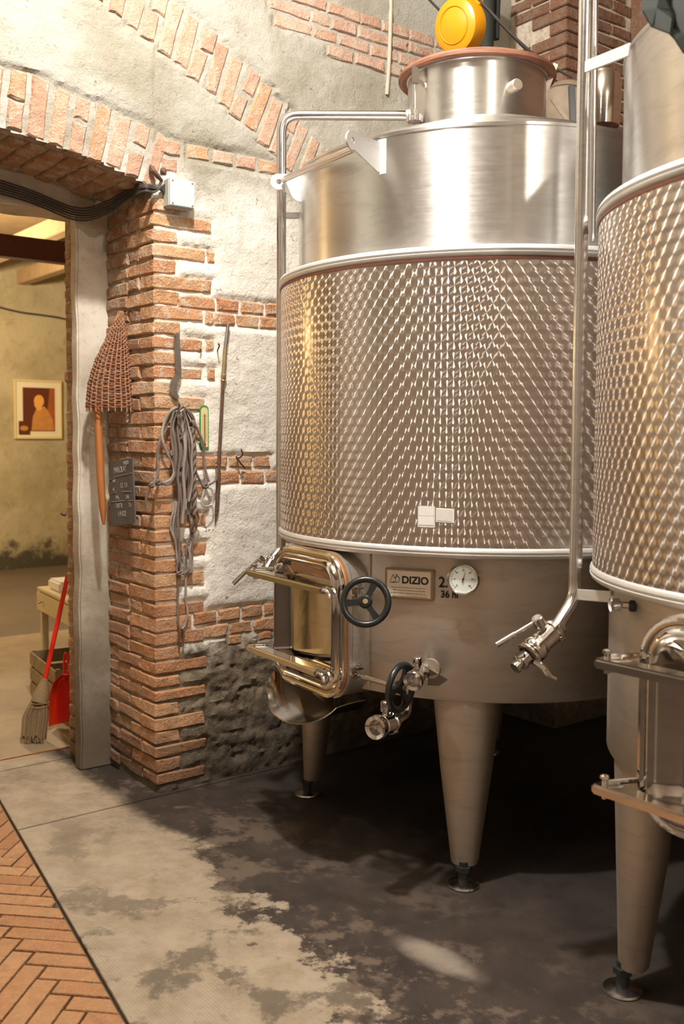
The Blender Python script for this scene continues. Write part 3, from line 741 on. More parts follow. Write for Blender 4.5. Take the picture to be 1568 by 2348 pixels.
def ball_valve(name, parent, o, d, up, r=.030, lever=None, knob=True, closed=False):
    o = Vector(o); d = Vector(d).normalized(); s = r / .03
    mb = MB(); prof = [(.020, 0), (.026, .004), (.026, .014), (.022, .018), (.034, .022), (.036, .026), (.036, .036), (.032, .040), (.031, .085), (.034, .088), (.034, .094), (.029, .098), (.029, .104), (.038, .107), (.039, .112), (.039, .124), (.036, .128), (.036, .131), (.024, .126), (.021, .105), (.020, .09)]
    mb.lathe([(a * s, b * s) for a, b in prof], o, d, 28, True)
    v = obj(name, mb, M['pol'], parent)
    u = Vector(up); u = (u - d * u.dot(d)).normalized(); p = o + d * (.062 * s) + u * (.030 * s)
    mb = MB(); mb.lathe([(.011 * s, 0), (.011 * s, .014 * s), (.017 * s, .016 * s), (.018 * s, .020 * s), (.018 * s, .045 * s), (.015 * s, .048 * s)], p - u * .004, u, 18); obj('valve_stem', mb, M['pol'], v)
    if lever is not None:
        L = Vector(lever); q = p + u * (.034 * s); dl = L.normalized(); m_ = q + dl * L.length * .55
        mb = MB(); mb.cyl(q, m_, .0060, 12, .0064); mb.cyl(m_, q + L, .0085, 14, .0090); obj('valve_lever', mb, M['pol'], v)
    # ring of small bolts on the flange
    X, Y = basis(d)
    for k in range(4):
        mb = MB(); a = math.radians(45 + 90 * k); c = o + d * (.026 * s) + (X * math.cos(a) + Y * math.sin(a)) * (.033 * s); mb.cyl(c - d * .004, c + d * .014, .0045 * s, 6)
        obj('bolt', mb, M['pol'], v)
    return v
def door_assembly(tank, T, az, zc, spec):
    n = radial(az); d = Vector((-n.y, n.x, 0)); 
    if d.y > 0: d = -d                     # d runs to the right as seen from the front
    hw, hh, R0 = .245, .262, .115
    P = lambda u, v, r: Vector((T[0], T[1], 0)) + n * r + d * u + ZZ * (zc + v)
    def loft(prof, closefirst=False, closelast=False):
        mb = MB(); vs = []; fs = []; m = None
        for ins, r in prof:
            o_ = rrect(hw - ins, hh - ins, max(R0 - ins, .015)); m = len(o_); vs += [P(a, b, r) for a, b in o_]
        for q in range(len(prof) - 1):
            for i in range(m): fs.append((q * m + i, q * m + (i + 1) % m, (q + 1) * m + (i + 1) % m, (q + 1) * m + i))
        if closelast: fs.append(tuple((len(prof) - 1) * m + i for i in range(m)))
        mb.add(vs, fs); return mb
    neck = obj('manhole_neck', loft([(-.004, .62), (-.004, .835), (-.010, .842), (-.010, .852), (.004, .855), (.012, .850)]), M['steel_skirt'], tank)
    obj('door_gasket', loft([(.004, .855), (-.001, .859), (.0, .866), (.008, .869)]), M['gasket'], tank)
    dr = loft([(.010, .868), (-.006, .869), (-.008, .874), (-.004, .881), (.004, .883), (.010, .880), (.016, .880), (.021, .889), (.028, .897), (.037, .900), (.046, .896), (.052, .888), (.060, .880), (.075, .868), (.095, .856), (.105, .853)], closelast=True)
    door = obj('door', dr, M['mirror'], tank); door['label'] = 'mirror-polished rounded rectangular manhole door'
    # two clamping bars over the door
    for z, u0, u1, tilt in spec['bars']:
        tl = math.tan(math.radians(tilt)); mb = MB(); b0 = P(u0, z - zc, .925) ; b1 = P(u1, z - zc - tl * (u1 - u0), .925)
        ax = (b1 - b0).normalized(); up = (ZZ - ax * ax.z).normalized(); out = ax.cross(up)
        mb.bbox((b0 + b1) / 2, (ax, up, out), ((b1 - b0).length, .026, .058), .006)
        bar = obj('clamp_bar', mb, M['pol'], tank)
        # hinge at the left end
        mb = MB(); h0 = P(-hw - .004, z - zc + .0, .80); 
        for dz in (.017, -.017): mb.tube([h0 + ZZ * dz, P(-hw - .03, z - zc + dz, .86), P(u0 + .03, z - zc + dz, .925)], .0075, 8); 
        mb.cyl(P(u0 + .022, z - zc - .026, .925), P(u0 + .022, z - zc + .030, .925), .007, 12); mb.lathe([(.012, 0), (.012, .007), (.006, .010)], P(u0 + .022, z - zc + .026, .925), ZZ, 6)
        obj('hinge_bracket', mb, M['pol'], bar)
        # hook at the right end
        mb = MB(); e = b1
        for sgn in (-1, 1):
            pts = [e + up * (sgn * .0) + out * (.016 * sgn), e + ax * .018 + out * (.016 * sgn) + up * .004, e + ax * .034 + out * (.014 * sgn) - up * .008, e + ax * .040 + out * (.014 * sgn) - up * .022]
            mb.tube(spline(pts, 4), .0075, 8)
        obj('hook', mb, M['pol'], bar)
    # lugs that hold the swing bolts on the right side
    for z in spec['lugs']:
        mb = MB()
        for dz in (.014, -.014): mb.bbox(P(hw + .024, z - zc + dz, .83), (d, n, ZZ), (.045, .03, .008), .002)
        mb.cyl(P(hw + .036, z - zc - .024, .83), P(hw + .036, z - zc + .026, .83), .0065, 10); mb.lathe([(.011, 0), (.011, .007), (.006, .010)], P(hw + .036, z - zc + .022, .83), ZZ, 6)
        obj('swing_lug', mb, M['pol'], tank)
    if not spec.get('tray', True): return
    # drip tray under the door
    mb = MB(); vs = []; fs = []; K = 18; L = 6; tz_ = -.275
    for q in range(L + 1):
        r = .76 + .12 * q / L; row = []
        for i in range(K + 1):
            a = PI + PI * .93 * i / K; lip = .02 * (q / L) ** 2
            row.append(P((hw - .012 + lip) * math.cos(a), tz_ + .022 + (.100 + lip) * math.sin(a), r + .10 * abs(math.sin(a)) * q / L))
        vs += row
    for q in range(L):
        for i in range(K): fs.append((q * (K + 1) + i, q * (K + 1) + i + 1, (q + 1) * (K + 1) + i + 1, (q + 1) * (K + 1) + i))
    m = len(vs); vs2 = [v + ZZ * .003 + (Vector((T[0], T[1], 0)) + n * .9 + ZZ * (zc - .1) - v).normalized() * .002 for v in vs]
    fs2 = [tuple(m + i for i in reversed(f)) for f in fs]; rim = []
    edge = [q * (K + 1) for q in range(L + 1)] + [L * (K + 1) + i for i in range(1, K + 1)] + [q * (K + 1) + K for q in range(L - 1, -1, -1)]
    for a, b in zip(edge, edge[1:]): rim.append((a, b, b + m, a + m))
    mb.add(vs + vs2, fs + fs2 + rim); obj('drip_tray', mb, M['pol'], tank)
def make_tank(T, Rj, cnt, legs, zt, label):
    tk = empty('steel_tank', (T[0], T[1], 0), label, 'tank', 'steel wine tanks')
    c = Vector((T[0], T[1], 0)); NS = 128; Rb = .785
    lat = lambda prof, cap=False: MB().lathe(prof, c, ZZ, NS, cap)
    zb, z0, z1, ztop = .672, 1.19, zt, zt + .445
    obj('skirt', lat([(.0, zb + .02), (.70, zb + .004), (.775, zb + .003), (.795, zb), (.798, zb + .004), (.798, z0 + .01)]), M['steel_skirt'], tk)
    jk = obj('cooling_jacket', lat([(Rj - .012, z0 + .015), (Rj, z0 + .02), (Rj, z1 - .02), (Rj - .012, z1 - .016)]), mat_jacket(Rj, cnt, 'engine_turned_steel'), tk)
    jk['label'] = 'jacket with engine-turned scale pattern'
    obj('jacket_seal', lat([(Rj - .01, z1 - .030), (Rj + .0025, z1 - .028), (Rj + .0025, z1 - .016), (Rj - .01, z1 - .014)]), M['seal'], tk)
    def band(z, h):
        pr = [(Rj - .07, z + h * .5)] if z > 1.5 else [(Rj - .06, z + h * .35)]
        return lat([(.78, z + h * .5), (Rj - .012, z + h * .5)] + [(Rj - .004 + .012 * math.cos(a), z + h * .5 * math.sin(a)) for a in np.linspace(PI / 2, .25, 6)] + [(Rj + .004, z + .003), (Rj + .004, z - .003)] + [(Rj - .004 + .012 * math.cos(a), z + h * .5 * math.sin(a)) for a in np.linspace(-.25, -PI / 2, 6)] + [(.78, z - h * .5)])
    obj('jacket_ring', band(z1 + .002, .042), M['ring'], tk); obj('jacket_ring', band(z0 + .012, .040), M['ring'], tk)
    obj('upper_shell', lat([(Rb, z1 - .01), (Rb, ztop - .012), (Rb + .004, ztop - .010), (Rb + .004, ztop), (Rb - .004, ztop + .002)]), M['steel'], tk)
    obj('top_cone', lat([(Rb - .004, ztop + .002), (.60, ztop + .075), (.33, ztop + .17), (.29, ztop + .175)]), M['steel'], tk)
    for az in legs:
        n = radial(az); t = Vector((-n.y, n.x, 0)); K = 20; vs = []; fs = []; H = [(.69, .124, .085), (.40, .092, .068), (.085, .050, .042), (.075, .046, .038)]
        for h, a, b in H:
            for i in range(K):
                th = 2 * PI * i / K; x = abs(math.cos(th)) ** .8 * math.copysign(1, math.cos(th)); y = math.sin(th)
                vs.append(c + n * (.795 - b - (.0 if h > .5 else .003 * (.69 - h) * 10) + b * y) + t * (a * x) + ZZ * h)
        for q in range(len(H) - 1):
            for i in range(K): fs.append((q * K + i, q * K + (i + 1) % K, (q + 1) * K + (i + 1) % K, (q + 1) * K + i))
        fs.append(tuple((len(H) - 1) * K + i for i in range(K)))
        mb = MB(); mb.add(vs, fs); leg = obj('leg', mb, M['steel_leg'], tk)
        fc = c + n * .765
        mb = MB(); mb.cyl(fc + ZZ * .012, fc + ZZ * .09, .019, 14); mb.lathe([(.030, 0), (.030, .018)], fc + ZZ * .055, ZZ, 6); obj('threaded_foot', mb, M['rubber'], leg)
        mb = MB(); mb.lathe([(.0, .0), (.056, .0), (.058, .004), (.056, .010), (.030, .018), (.0, .020)], fc, ZZ, 28, False); obj('foot_plate', mb, M['pipe'], leg)
    return tk
T1 = (.60, 4.22); T2 = (1.585, 2.80)
tank1 = make_tank(T1, .86, 125, (258, 168.5, 348.5, 78.5), 2.222, 'steel wine tank in full view with wooden-rimmed lid, plate and dial gauge')
tank2 = make_tank(T2, .85, 123, (180, 268, 0, 90), 2.25, 'nearest steel wine tank, cut off by the right edge of the picture')
door_assembly(tank1, T1, 213.5, .905, dict(bars=[(1.050, -.345, .215, 0), (.745, -.345, .18, 0)], lugs=[1.045, .755]))
door_assembly(tank2, T2, 218.5, .905, dict(bars=[(1.035, -.335, .22, 0), (.715, -.335, .22, 0)], lugs=[1.04, .755], tray=False))

# neck, lid and fittings on tank 1
c1 = Vector((T1[0], T1[1], 0))
cN = c1 + Vector((-.050, 0, 0))
mb = MB().lathe([(.284, 2.76), (.284, 3.065), (.290, 3.067), (.290, 3.072), (.278, 3.072), (.278, 2.80)], cN, ZZ, 96, False); obj('neck_collar', mb, M['steel'], tank1)
mb = MB().lathe([(.0, 3.102), (.20, 3.100), (.310, 3.095), (.321, 3.090), (.325, 3.080), (.323, 3.070), (.313, 3.064), (.28, 3.0735), (.0, 3.0735)], cN, ZZ, 96, False)
lid = obj('lid', mb, M['ply'], tank1); lid['label'] = 'round lid with brown laminated rim'
# clamp with a knurled knob at the left of the neck
k0 = at(950, 268, 4.05); k1 = at(950, 170, 4.05)
mb = MB(); mb.bbox(at(952, 172, 4.05), (Vector((1, 0, 0)), Vector((0, 1, 0)), ZZ), (.030, .02, .075), .004); mb.prism([at(x, y, 4.045) for x, y in ((957, 178), (972, 188), (972, 198), (957, 186))], (0, .012, 0)); cl = obj('lid_clamp', mb, M['pol'], tank1)
mb = MB(); mb.cyl(k0, k1, .0055, 10); obj('clamp_rod', mb, M['pol'], cl)
mb = MB(); mb.lathe([(.012, .02), (.014, .045), (.009, .05)], k0 - ZZ * .02, ZZ, 16); mb.lathe([(.026, 0), (.028, .006), (.028, .016), (.018, .022)], k0 - ZZ * .02, ZZ, 24)
for i in range(8):
    a = 2 * PI * i / 8; mb.cyl(k0 - ZZ * .02 + Vector((math.cos(a), math.sin(a), 0)) * .028, k0 + ZZ * .006 + Vector((math.cos(a), math.sin(a), 0)) * .028, .006, 6)
obj('clamp_knob', mb, M['iron'], cl)
az = 291; n = radial(az); mb = MB(); mb.lathe([(.024, 0), (.024, .045), (.020, .052), (.0, .052)], polar((T1[0] - .05, T1[1]), az, .280, 2.955), n, 20, False); obj('neck_nozzle', mb, M['steel_leg'], tank1)
mb = MB(); mb.bbox(at(1252, 205, 4.15), (Vector((.35, 0, .94)).normalized(), Vector((0, 1, 0)), Vector((.94, 0, -.35)).normalized()), (.22, .006, .022), .002); mb.bbox(at(1285, 255, 4.25), (Vector((.6, 0, -.8)).normalized(), Vector((0, 1, 0)), Vector((.8, 0, .6)).normalized()), (.13, .006, .018), .002)
obj('lid_strut', mb, M['steel_leg'], tank1)

# lifting lugs and the grab rail between them
def lug(az, zc, L=.16, hole=True, h=.105):
    n = radial(az); t = Vector((-n.y, n.x, 0)); b = polar(T1, az, .780, zc)
    out = [(0, h / 2), (0, -h / 2), (.018, -h / 2)]
    out += [(L - .032 + .032 * math.cos(a), .022 + .032 * math.sin(a)) for a in np.linspace(-2.0, 1.75, 12)]
    mb = MB(); hs = [(L - .034 + .011 * math.cos(a), .022 + .011 * math.sin(a)) for a in np.linspace(0, 2 * PI, 17)[:-1]]
    bm = bmesh.new(); ov = [bm.verts.new((x, y, 0)) for x, y in out]; oe = [bm.edges.new((ov[i], ov[(i + 1) % len(ov)])) for i in range(len(ov))]
    hv = [bm.verts.new((x, y, 0)) for x, y in hs]; he = [bm.edges.new((hv[i], hv[(i + 1) % len(hv)])) for i in range(len(hv))]
    bmesh.ops.triangle_fill(bm, use_beauty=True, edges=oe + he); r = bmesh.ops.extrude_face_region(bm, geom=bm.faces[:])
    for e in r['geom']:
        if isinstance(e, bmesh.types.BMVert): e.co.z += .007
    bm.verts.ensure_lookup_table(); mb.add([b + n * v.co.x + ZZ * v.co.y + t * v.co.z for v in bm.verts], [[v.index for v in f.verts] for f in bm.faces]); bm.free()
    l = obj('lifting_lug', mb, M['ring'], tank1)
    mb = MB(); mb.bbox(b + t * .016 + n * .004, (t, n, ZZ), (.036, .006, h + .02), .002); obj('lug_pad', mb, M['ring'], l); return b + n * (L - .05) + ZZ * .0
e0 = lug(232.6, 2.588, .20); e1 = lug(188, 2.605, .125)
mb = MB(); mb.cyl(at(650, 412, 4.08), at(808, 342, 3.52), .0125, 16); obj('grab_rail', mb, M['pipe'], tank1)

# vent pipe down the left side of tank 1, with its valve
pz = 2.925
p_top = [at(934, 267, 4.12), at(644, 283, 4.20), Vector((at(640, 1200, 4.20).x, 4.20, 1.16)), ]
p0 = Vector((at(645, 500, 4.20).x, 4.20, 0)); 
pts = [Vector((at(930, 268, 4.20).x, 4.20, pz)), Vector((p0.x, 4.20, pz)), Vector((p0.x, 4.20, 1.12)), Vector((p0.x - .03, 4.17, 1.085))]
mb = MB(); mb.tube(fillet(pts, [.075, .03], 10), .0205, 20); pipe1 = obj('vent_pipe', mb, M['pipe'], tank1)
mb = MB(); mb.lathe([(.0205, 0), (.024, .006), (.024, .018), (.0205, .024), (.015, .034), (.0, .036)], pts[0], (1, 0, 0), 20, False); mb.tube(fillet([pts[0], pts[0] + Vector((.05, 0, 0)), pts[0] + Vector((.05, .03, -.10))], .03), .014, 12); obj('pipe_end', mb, M['ring'], tank1)
for z, yy in ((2.515, 4.2), (1.16, 4.2)):
    mb = MB(); mb.bbox(Vector((p0.x + .05, yy, z)), (Vector((1, 0, 0)), Vector((0, 1, 0)), ZZ), (.13, .012, .026), .003); obj('pipe_bracket', mb, M['ring'], tank1)
va = pts[-1]; vd = (at(598, 1342, 4.08) - at(640, 1268, 4.19)).normalized()
ball_valve('ball_valve', tank1, va - vd * .01, vd, (-.75, -.2, .62), .024, lever=at(527, 1364, 4.06) - at(589, 1304, 4.10))

# handwheels: the upper one stands out towards the room, the lower one is swung aside
wc = at(838, 1380, 3.40); handwheel(tank1, wc, (at(838, 1380, 3.0) - at(838, 1380, 3.4)) + Vector((-.02, 0, .06)), at(822, 1352, 3.62))
wc2 = at(919, 1576, 3.39); handwheel(tank1, wc2, (Vector((.80, -.58, -.05))), at(812, 1546, 3.56))

mb = MB(); mb.bbox(polar(T1, 231.5, .799, .93), (Vector((-radial(231.5).y, radial(231.5).x, 0)), radial(231.5), ZZ), (.012, .008, .49), .002); obj('weld_seam', mb, M['steel_leg'], tank1)
# name plate, dial gauge, marker figures
def tangent_frame(T, az, R, z):
    n = radial(az); t = Vector((-n.y, n.x, 0)); p = polar(T, az, R, z); return p, t, n
def text(name, body, p, X, Y, size, mat, parent, align='CENTER', off=.0006, extr=0.0003, sx=1.0, bold=0.0):
    cu = bpy.data.curves.new(name, 'FONT'); cu.body = body; cu.size = size; cu.align_x = align; cu.align_y = 'CENTER'; cu.extrude = extr; cu.offset = bold
    tmp = bpy.data.objects.new(name, cu); COL.objects.link(tmp); dg = bpy.context.evaluated_depsgraph_get(); dg.update()
    me = bpy.data.meshes.new_from_object(tmp.evaluated_get(dg)); bpy.data.objects.remove(tmp); bpy.data.curves.remove(cu)
    Z = X.cross(Y); me.materials.clear(); me.materials.append(mat)
    o = bpy.data.objects.new(name, me); COL.objects.link(o); q = Vector(p) + Z * off - wl(parent)
    o.matrix_basis = Matrix(((X.x * sx, Y.x, Z.x, q.x), (X.y * sx, Y.y, Z.y, q.y), (X.z * sx, Y.z, Z.z, q.z), (0, 0, 0, 1)))
    o.parent = parent; return o
def strokes(name, lines, P, r, mat, parent):
    mb = MB()
    for ln in lines: mb.tube([P(*q) for q in ln], r, 5)
    return obj(name, mb, mat, parent)
pA = at(882, 1303, 3.525); pB = at(993, 1310, 3.455); pD = at(882, 1374, 3.525)
pc = (pA + at(993, 1380, 3.455)) / 2; X = (pB - pA); Wp = X.length; X = Vector((X.x, X.y, 0)).normalized(); Hp = .110; nrm = X.cross(ZZ)
pc = Vector((pc.x, pc.y, (pA.z + at(993, 1380, 3.455).z) / 2 + .002))
mb = MB(); mb.bbox(pc - nrm * .008, (X, nrm, ZZ), (Wp, .016, Hp), .003); plate = obj('name_plate', mb, M['platef'], tank1); plate['label'] = 'engraved maker plate'
mb = MB(); mb.bbox(pc + nrm * .0006, (X, nrm, ZZ), (Wp - .018, .002, Hp - .016), .0007); obj('plate_face', mb, M['plate'], plate)
text('lettering', 'DIZIO', pc + X * .024 + ZZ * .014, X, ZZ, .036, M['ink'], plate, off=.0018, bold=.0012, sx=1.02)
PP = lambda a, b: pc + X * a + ZZ * b + nrm * .0020
ln = [[(-.070, .006), (-.058, .032)], [(-.060, .006), (-.050, .006), (-.046, .034)], [(-.058, .032), (-.052, .018)], [(-.046, .034), (-.034, .018)], [(-.052, .020), (-.044, .026), (-.038, .026), (-.034, .018), (-.036, .006), (-.070, .003)]]
strokes('plate_emblem', ln, PP, .0009, M['ink'], plate)
R2 = random.Random(5)
for k, zz in enumerate((-.012, -.022, -.032, -.043)):
    ws = []; x = -.066 + .008 * (k % 2)
    while x < .062: L = R2.uniform(.004, .013); ws.append([(x, zz), (min(x + L, .068), zz)]); x += L + .003
    mb = MB()
    for a, b in ws: mb.box((PP(*a) + PP(*b)) / 2, (X, nrm, ZZ), (b[0] - a[0], .0006, .0022), 0)
    obj('small_print', mb, M['platef'], plate, False)
# figures written on the skirt
for s_, body, px, py, sz in (('2.', '2.', 1015, 1337, .052), ('36 hl', '36 hl', 1030, 1364, .034)):
    ddx = at(px, py, 3.45); az = math.degrees(math.atan2(ddx.y - T1[1], ddx.x - T1[0]))
    p, t, n = tangent_frame(T1, az, .7995, ddx.z); tx = text('marker_figures', body, p + n * .001, t, ZZ, sz, M['ink'], tank1, sx=.92, bold=.0007)
# dial gauge
dp = at(1062, 1328, 3.40); az = math.degrees(math.atan2(dp.y - T1[1], dp.x - T1[0])) % 360
n = (Vector((0, 0, 1.5)) - Vector((dp.x, dp.y, 1.35))).normalized(); n = (radial(az) * .8 + n * .5).normalized()
base = polar(T1, az, .797, dp.z); mb = MB(); mb.cyl(base - radial(az) * .02, dp, .014, 16); mb.lathe([(.0, -.02), (.046, -.02), (.0535, -.014), (.0555, -.004), (.0555, .004), (.052, .008), (.048, .006), (.048, .001)], dp, n, 48, False)
dg_ = obj('dial_gauge', mb, M['pol'], tank1); dg_['label'] = 'round thermometer gauge with pale face'
X_, Y_ = basis(n); Xr = Y_ if Y_.x > 0 else -Y_; Yu = X_
mb = MB().lathe([(.0, .0012), (.0485, .0012), (.0485, -.002), (.0, -.002)], dp, n, 40, False); obj('dial_face', mb, M['dial'], dg_, False)
mb = MB()
for k in range(25):
    a = math.radians(225 - 270 * k / 24); d_ = Xr * math.cos(a) + Yu * math.sin(a); ll = .007 if k % 4 == 0 else .0035
    mb.box(dp + d_ * (.043 - ll / 2) + n * .0022, (d_, n.cross(d_), n), (ll, .0011, .0006))
obj('dial_scale', mb, M['ink'], dg_, False)
for k, nm in enumerate(('0', '10', '20', '30', '40', '50', '60')):
    a = math.radians(225 - 270 * k / 6); text('dial_number', nm, dp + (Xr * math.cos(a) + Yu * math.sin(a)) * .031, Xr, Yu, .0085, M['ink'], dg_, off=.002)
mb = MB(); dn = (Xr * .27 + Yu * .96); mb.prism([dp + n * .003 - dn * .012 + Xr * .0016, dp + n * .003 + dn * .034, dp + n * .003 - dn * .012 - Xr * .0016], n * .001); mb.lathe([(.0, .0045), (.0035, .0045), (.0035, .002), (.0, .002)], dp, n, 12, False); obj('needle', mb, M['ink'], dg_)
# paper labels on the jacket
def curved_patch(name, T, R, a0, a1, z0, z1, mat, parent, sl=0):
    mb = MB(); vs = []; fs = []
    for k in range(7):
        a = a0 + (a1 - a0) * k / 6
        for r in (R, R + .0008):
            for z in (z0, z1): vs.append(polar(T, a, r, z + sl * (k / 6)))
    for k in range(6):
        b = k * 4
        for q in ((0, 1, 5, 4), (2, 6, 7, 3), (0, 4, 6, 2), (1, 3, 7, 5)): fs.append(tuple(b + i for i in q))
    fs += [(0, 2, 3, 1), (24, 25, 27, 26)]; mb.add(vs, fs); return obj(name, mb, mat, parent)
lb = curved_patch('paper_label', T1, .8603, 246.9, 251.0, 1.288, 1.360, M['paperworn'], tank1); curved_patch('label_layer', T1, .8612, 247.15, 250.7, 1.296, 1.326, M['white'], lb); curved_patch('label_layer', T1, .8612, 247.1, 250.75, 1.328, 1.361, M['white'], lb)
lb = curved_patch('paper_label', T1, .8603, 251.2, 255.4, 1.308, 1.356, M['white'], tank1, -.002); curved_patch('label_layer', T1, .8612, 251.4, 254.9, 1.313, 1.353, M['paperworn'], lb, -.002)

# tasting cock with its triangular bracket, at the skirt of tank 1
q = at(960, 1550, 3.33); az = 248; n = radial(az); base = polar(T1, az, .79, q.z + .01)
vd = (q - base); mb = MB(); mb.cyl(base, q + vd.normalized() * -.05, .016, 16); obj('cock_stub', mb, M['pol'], tank1)
v = ball_valve('tasting_cock', tank1, q - vd.normalized() * .095, vd + Vector((-.04, -.03, -.03)), (0, 0, 1), .027)
mb = MB(); a_, b_, c_, d_ = at(978, 1515, 3.39), at(982, 1480, 3.42), at(988, 1515, 3.40), at(1025, 1560, 3.46); e_ = at(985, 1548, 3.46)
mb.prism([at(976, 1516, 3.44), at(982, 1478, 3.44), at(990, 1516, 3.44)], (0, .004, 0)); mb.prism([at(984, 1534, 3.36), at(1027, 1558, 3.39), at(1006, 1572, 3.43), at(980, 1570, 3.43)], (0, .004, -.003)); obj('gusset_plate', mb, M['steel_leg'], tank1)
mb = MB(); mb.lathe([(.034, 0), (.036, .004), (.034, .012), (.02, .014)], at(990, 1532, 3.40), (at(960, 1550, 3.30) - at(990, 1532, 3.40)), 24); obj('mount_flange', mb, M['steel_leg'], tank1)
# drain: elbow from the floor of the tank and a ball valve facing left
d0 = at(937, 1600, 3.56); d1 = at(930, 1640, 3.50); d2 = at(905, 1655, 3.42)
mb = MB(); mb.tube(fillet([Vector((d0.x, d0.y, .69)), d1, d2 + (d2 - d1) * .2], .04), .021, 18); obj('drain_elbow', mb, M['pol'], tank1)
ball_valve('drain_valve', tank1, d2, at(848, 1673, 3.27) - d2, (.02, .1, 1), .0325, lever=at(905, 1640, 3.40) - at(868, 1620, 3.33))

# pipes and fittings of tank 2
pr = Vector((at(1330, 700, 3.06).x, 3.06, 0)); off = at(1325, 1390, 3.05)
pts = [Vector((T2[0] - .30, T2[1] + .02, 2.97)), Vector((pr.x, 3.06, 2.97)), Vector((pr.x, 3.06, 1.10)), at(1268, 1450, 2.98)]
mb = MB(); mb.tube(fillet(pts, [.075, .10], 12), .0205, 22); obj('vent_pipe', mb, M['pipe'], tank2)
vd = at(1200, 1512, 2.93) - at(1278, 1437, 3.0)
v2 = ball_valve('ball_valve', tank2, at(1284, 1432, 3.01), vd, (-.55, -.3, .75), .031, lever=at(1126, 1504, 2.90) - at(1222, 1446, 2.92))
e2 = at(1222, 1490, 2.95)
mb = MB(); mb.lathe([(.036, -.006), (.042, -.003), (.042, .003), (.036, .006), (.030, .006), (.030, -.006)], at(1214, 1500, 2.945), vd, 26, False); mb.lathe([(.022, 0), (.022, .02), (.026, .022), (.026, .03), (.014, .034), (.014, .045), (.018, .047), (.018, .055)], at(1208, 1506, 2.94), vd, 20)
mb.tube(spline([at(1226, 1515, 2.93), at(1245, 1530, 2.92), at(1258, 1548, 2.92), at(1275, 1558, 2.92)], 4), [.009] * 9 + [.006] * 4, 8); mb.cyl(at(1200, 1515, 2.93), at(1192, 1500, 2.92), .014, 10)
cp = obj('pipe_clamp', mb, M['pol'], v2)
mb = MB(); a_ = at(1345, 158, 3.04); b_ = at(1430, 125, 2.86); ax = (b_ - a_); mb.bbox((at(1347, 143, 3.04) + at(1438, 125, 2.83)) / 2, (ax.normalized(), ax.cross(ZZ).normalized(), ax.cross(ZZ).cross(ax).normalized() * -1), (ax.length + .04, .006, .036), .002); obj('pipe_bracket', mb, M['ring'], tank2)
mb = MB(); mb.bbox((at(1325, 1363, 3.04) + at(1392, 1368, 2.90)) / 2, ((at(1392, 1368, 2.90) - at(1325, 1363, 3.04)).normalized(), Vector((.8, .6, 0)), ZZ), (.19, .006, .034), .002); obj('pipe_bracket', mb, M['ring'], tank2)
mb = MB(); mb.cyl(at(1356, 555, 3.30), at(1364, -20, 3.30), .0115, 14); th = obj('thin_pipe', mb, M['pipe'], tank2)
mb = MB(); mb.cyl(at(1398, 1388, 2.72), at(1420, 1386, 2.72), .018, 14); mb.cyl(at(1420, 1386, 2.72), at(1448, 1388, 2.70), .010, 12); mb.lathe([(.024, 0), (.024, .006)], at(1402, 1386, 2.70), (.9, -.3, 0.1), 6); obj('pin_bolt', mb, M['pol'], tank2)
mb = MB(); mb.lathe([(.013, 0), (.016, .004), (.016, .016), (.010, .02)], at(1442, 1389, 2.69), (.9, -.3, 0), 14); obj('rubber_cap', mb, M['rubber'], tank2)
mb = MB().lathe([(.290, 2.86), (.290, 3.16), (.29, 3.162), (.0, 3.17)], Vector((T2[0], T2[1], 0)), ZZ, 64, False); obj('neck_collar', mb, M['steel'], tank2)

# ------------------------------------------------------------------ things on the brick wall
def wl_pt(px, py, off=.02): return on_wall(px, py, off)
wn = -TD
# junction box and its cables
p = wl_pt(409, 447, .035); jb = empty('junction_box', p - wn * .035, 'square grey junction box with pale lid at the top of the brick corner', 'box')
mb = MB(); mb.bbox(p, (UD, wn, ZZ), (.122, .055, .122), .006); obj('box_body', mb, M['boxgrey'], jb)
mb = MB(); mb.bbox(p + wn * .032, (UD, wn, ZZ), (.118, .012, .118), .004); ld = obj('box_lid', mb, M['boxlid'], jb)
for i in (-1, 1):
    for k in (-1, 1): mb = MB(); mb.cyl(p + UD * .048 * i + ZZ * .048 * k + wn * .036, p + UD * .048 * i + ZZ * .048 * k + wn * .0395, .004, 8); obj('screw', mb, M['iron'], ld)
cbn = empty('cable_bundle', W(-.16, .42, 2.62), 'bundle of dusty black cables strung from the grey junction box under the doorway arch', 'cables')
for k in range(6):
    j = (k - 2.5) * .008; e = .006 * (k % 3)
    pts = [p - UD * .058 + ZZ * (.02 + j) - wn * .01, wl_pt(352, 426 + k * 3, .03 + e), wl_pt(330, 424 + k * 3, .035 + e), W(-.05, .10 + .012 * k, 2.69 - k * .010), W(-.10, .26, 2.645 - k * .011), W(-.17, .43, 2.635 - k * .011),
           W(-.40, .46, 2.695 - k * .011), W(-.75, .46, 2.74 - k * .012), W(-1.3, .46, 2.77 - k * .009)]
    mb = MB(); mb.tube(spline(pts, 7), .0046 if k % 2 else .0036, 7)
    obj('cable', mb, M['cable'], cbn)
# plaster lump and broken wire anchors above the box
mb = MB(); mb.tube(spline([wl_pt(345, 380, .01), wl_pt(352, 392, .04), wl_pt(365, 408, .03), wl_pt(372, 415, .0)], 4), [.006, .008, .012, .012, .012, .010, .01, .010, .009, .008, .008, .006, .005], 8)
tag(obj('wall_anchor', mb, M['rust']), 'rusty stub poking from the plaster above the grey junction box', 'anchor')
mb = MB(); mb.lathe([(.0, .012), (.010, .010), (.016, .0), (.012, -.01), (.0, -.012)], wl_pt(375, 392, .012), wn, 10, False)
tag(obj('anchor_plug', mb, M['rust']), 'small round rusty plug right above the grey junction box', 'plug')

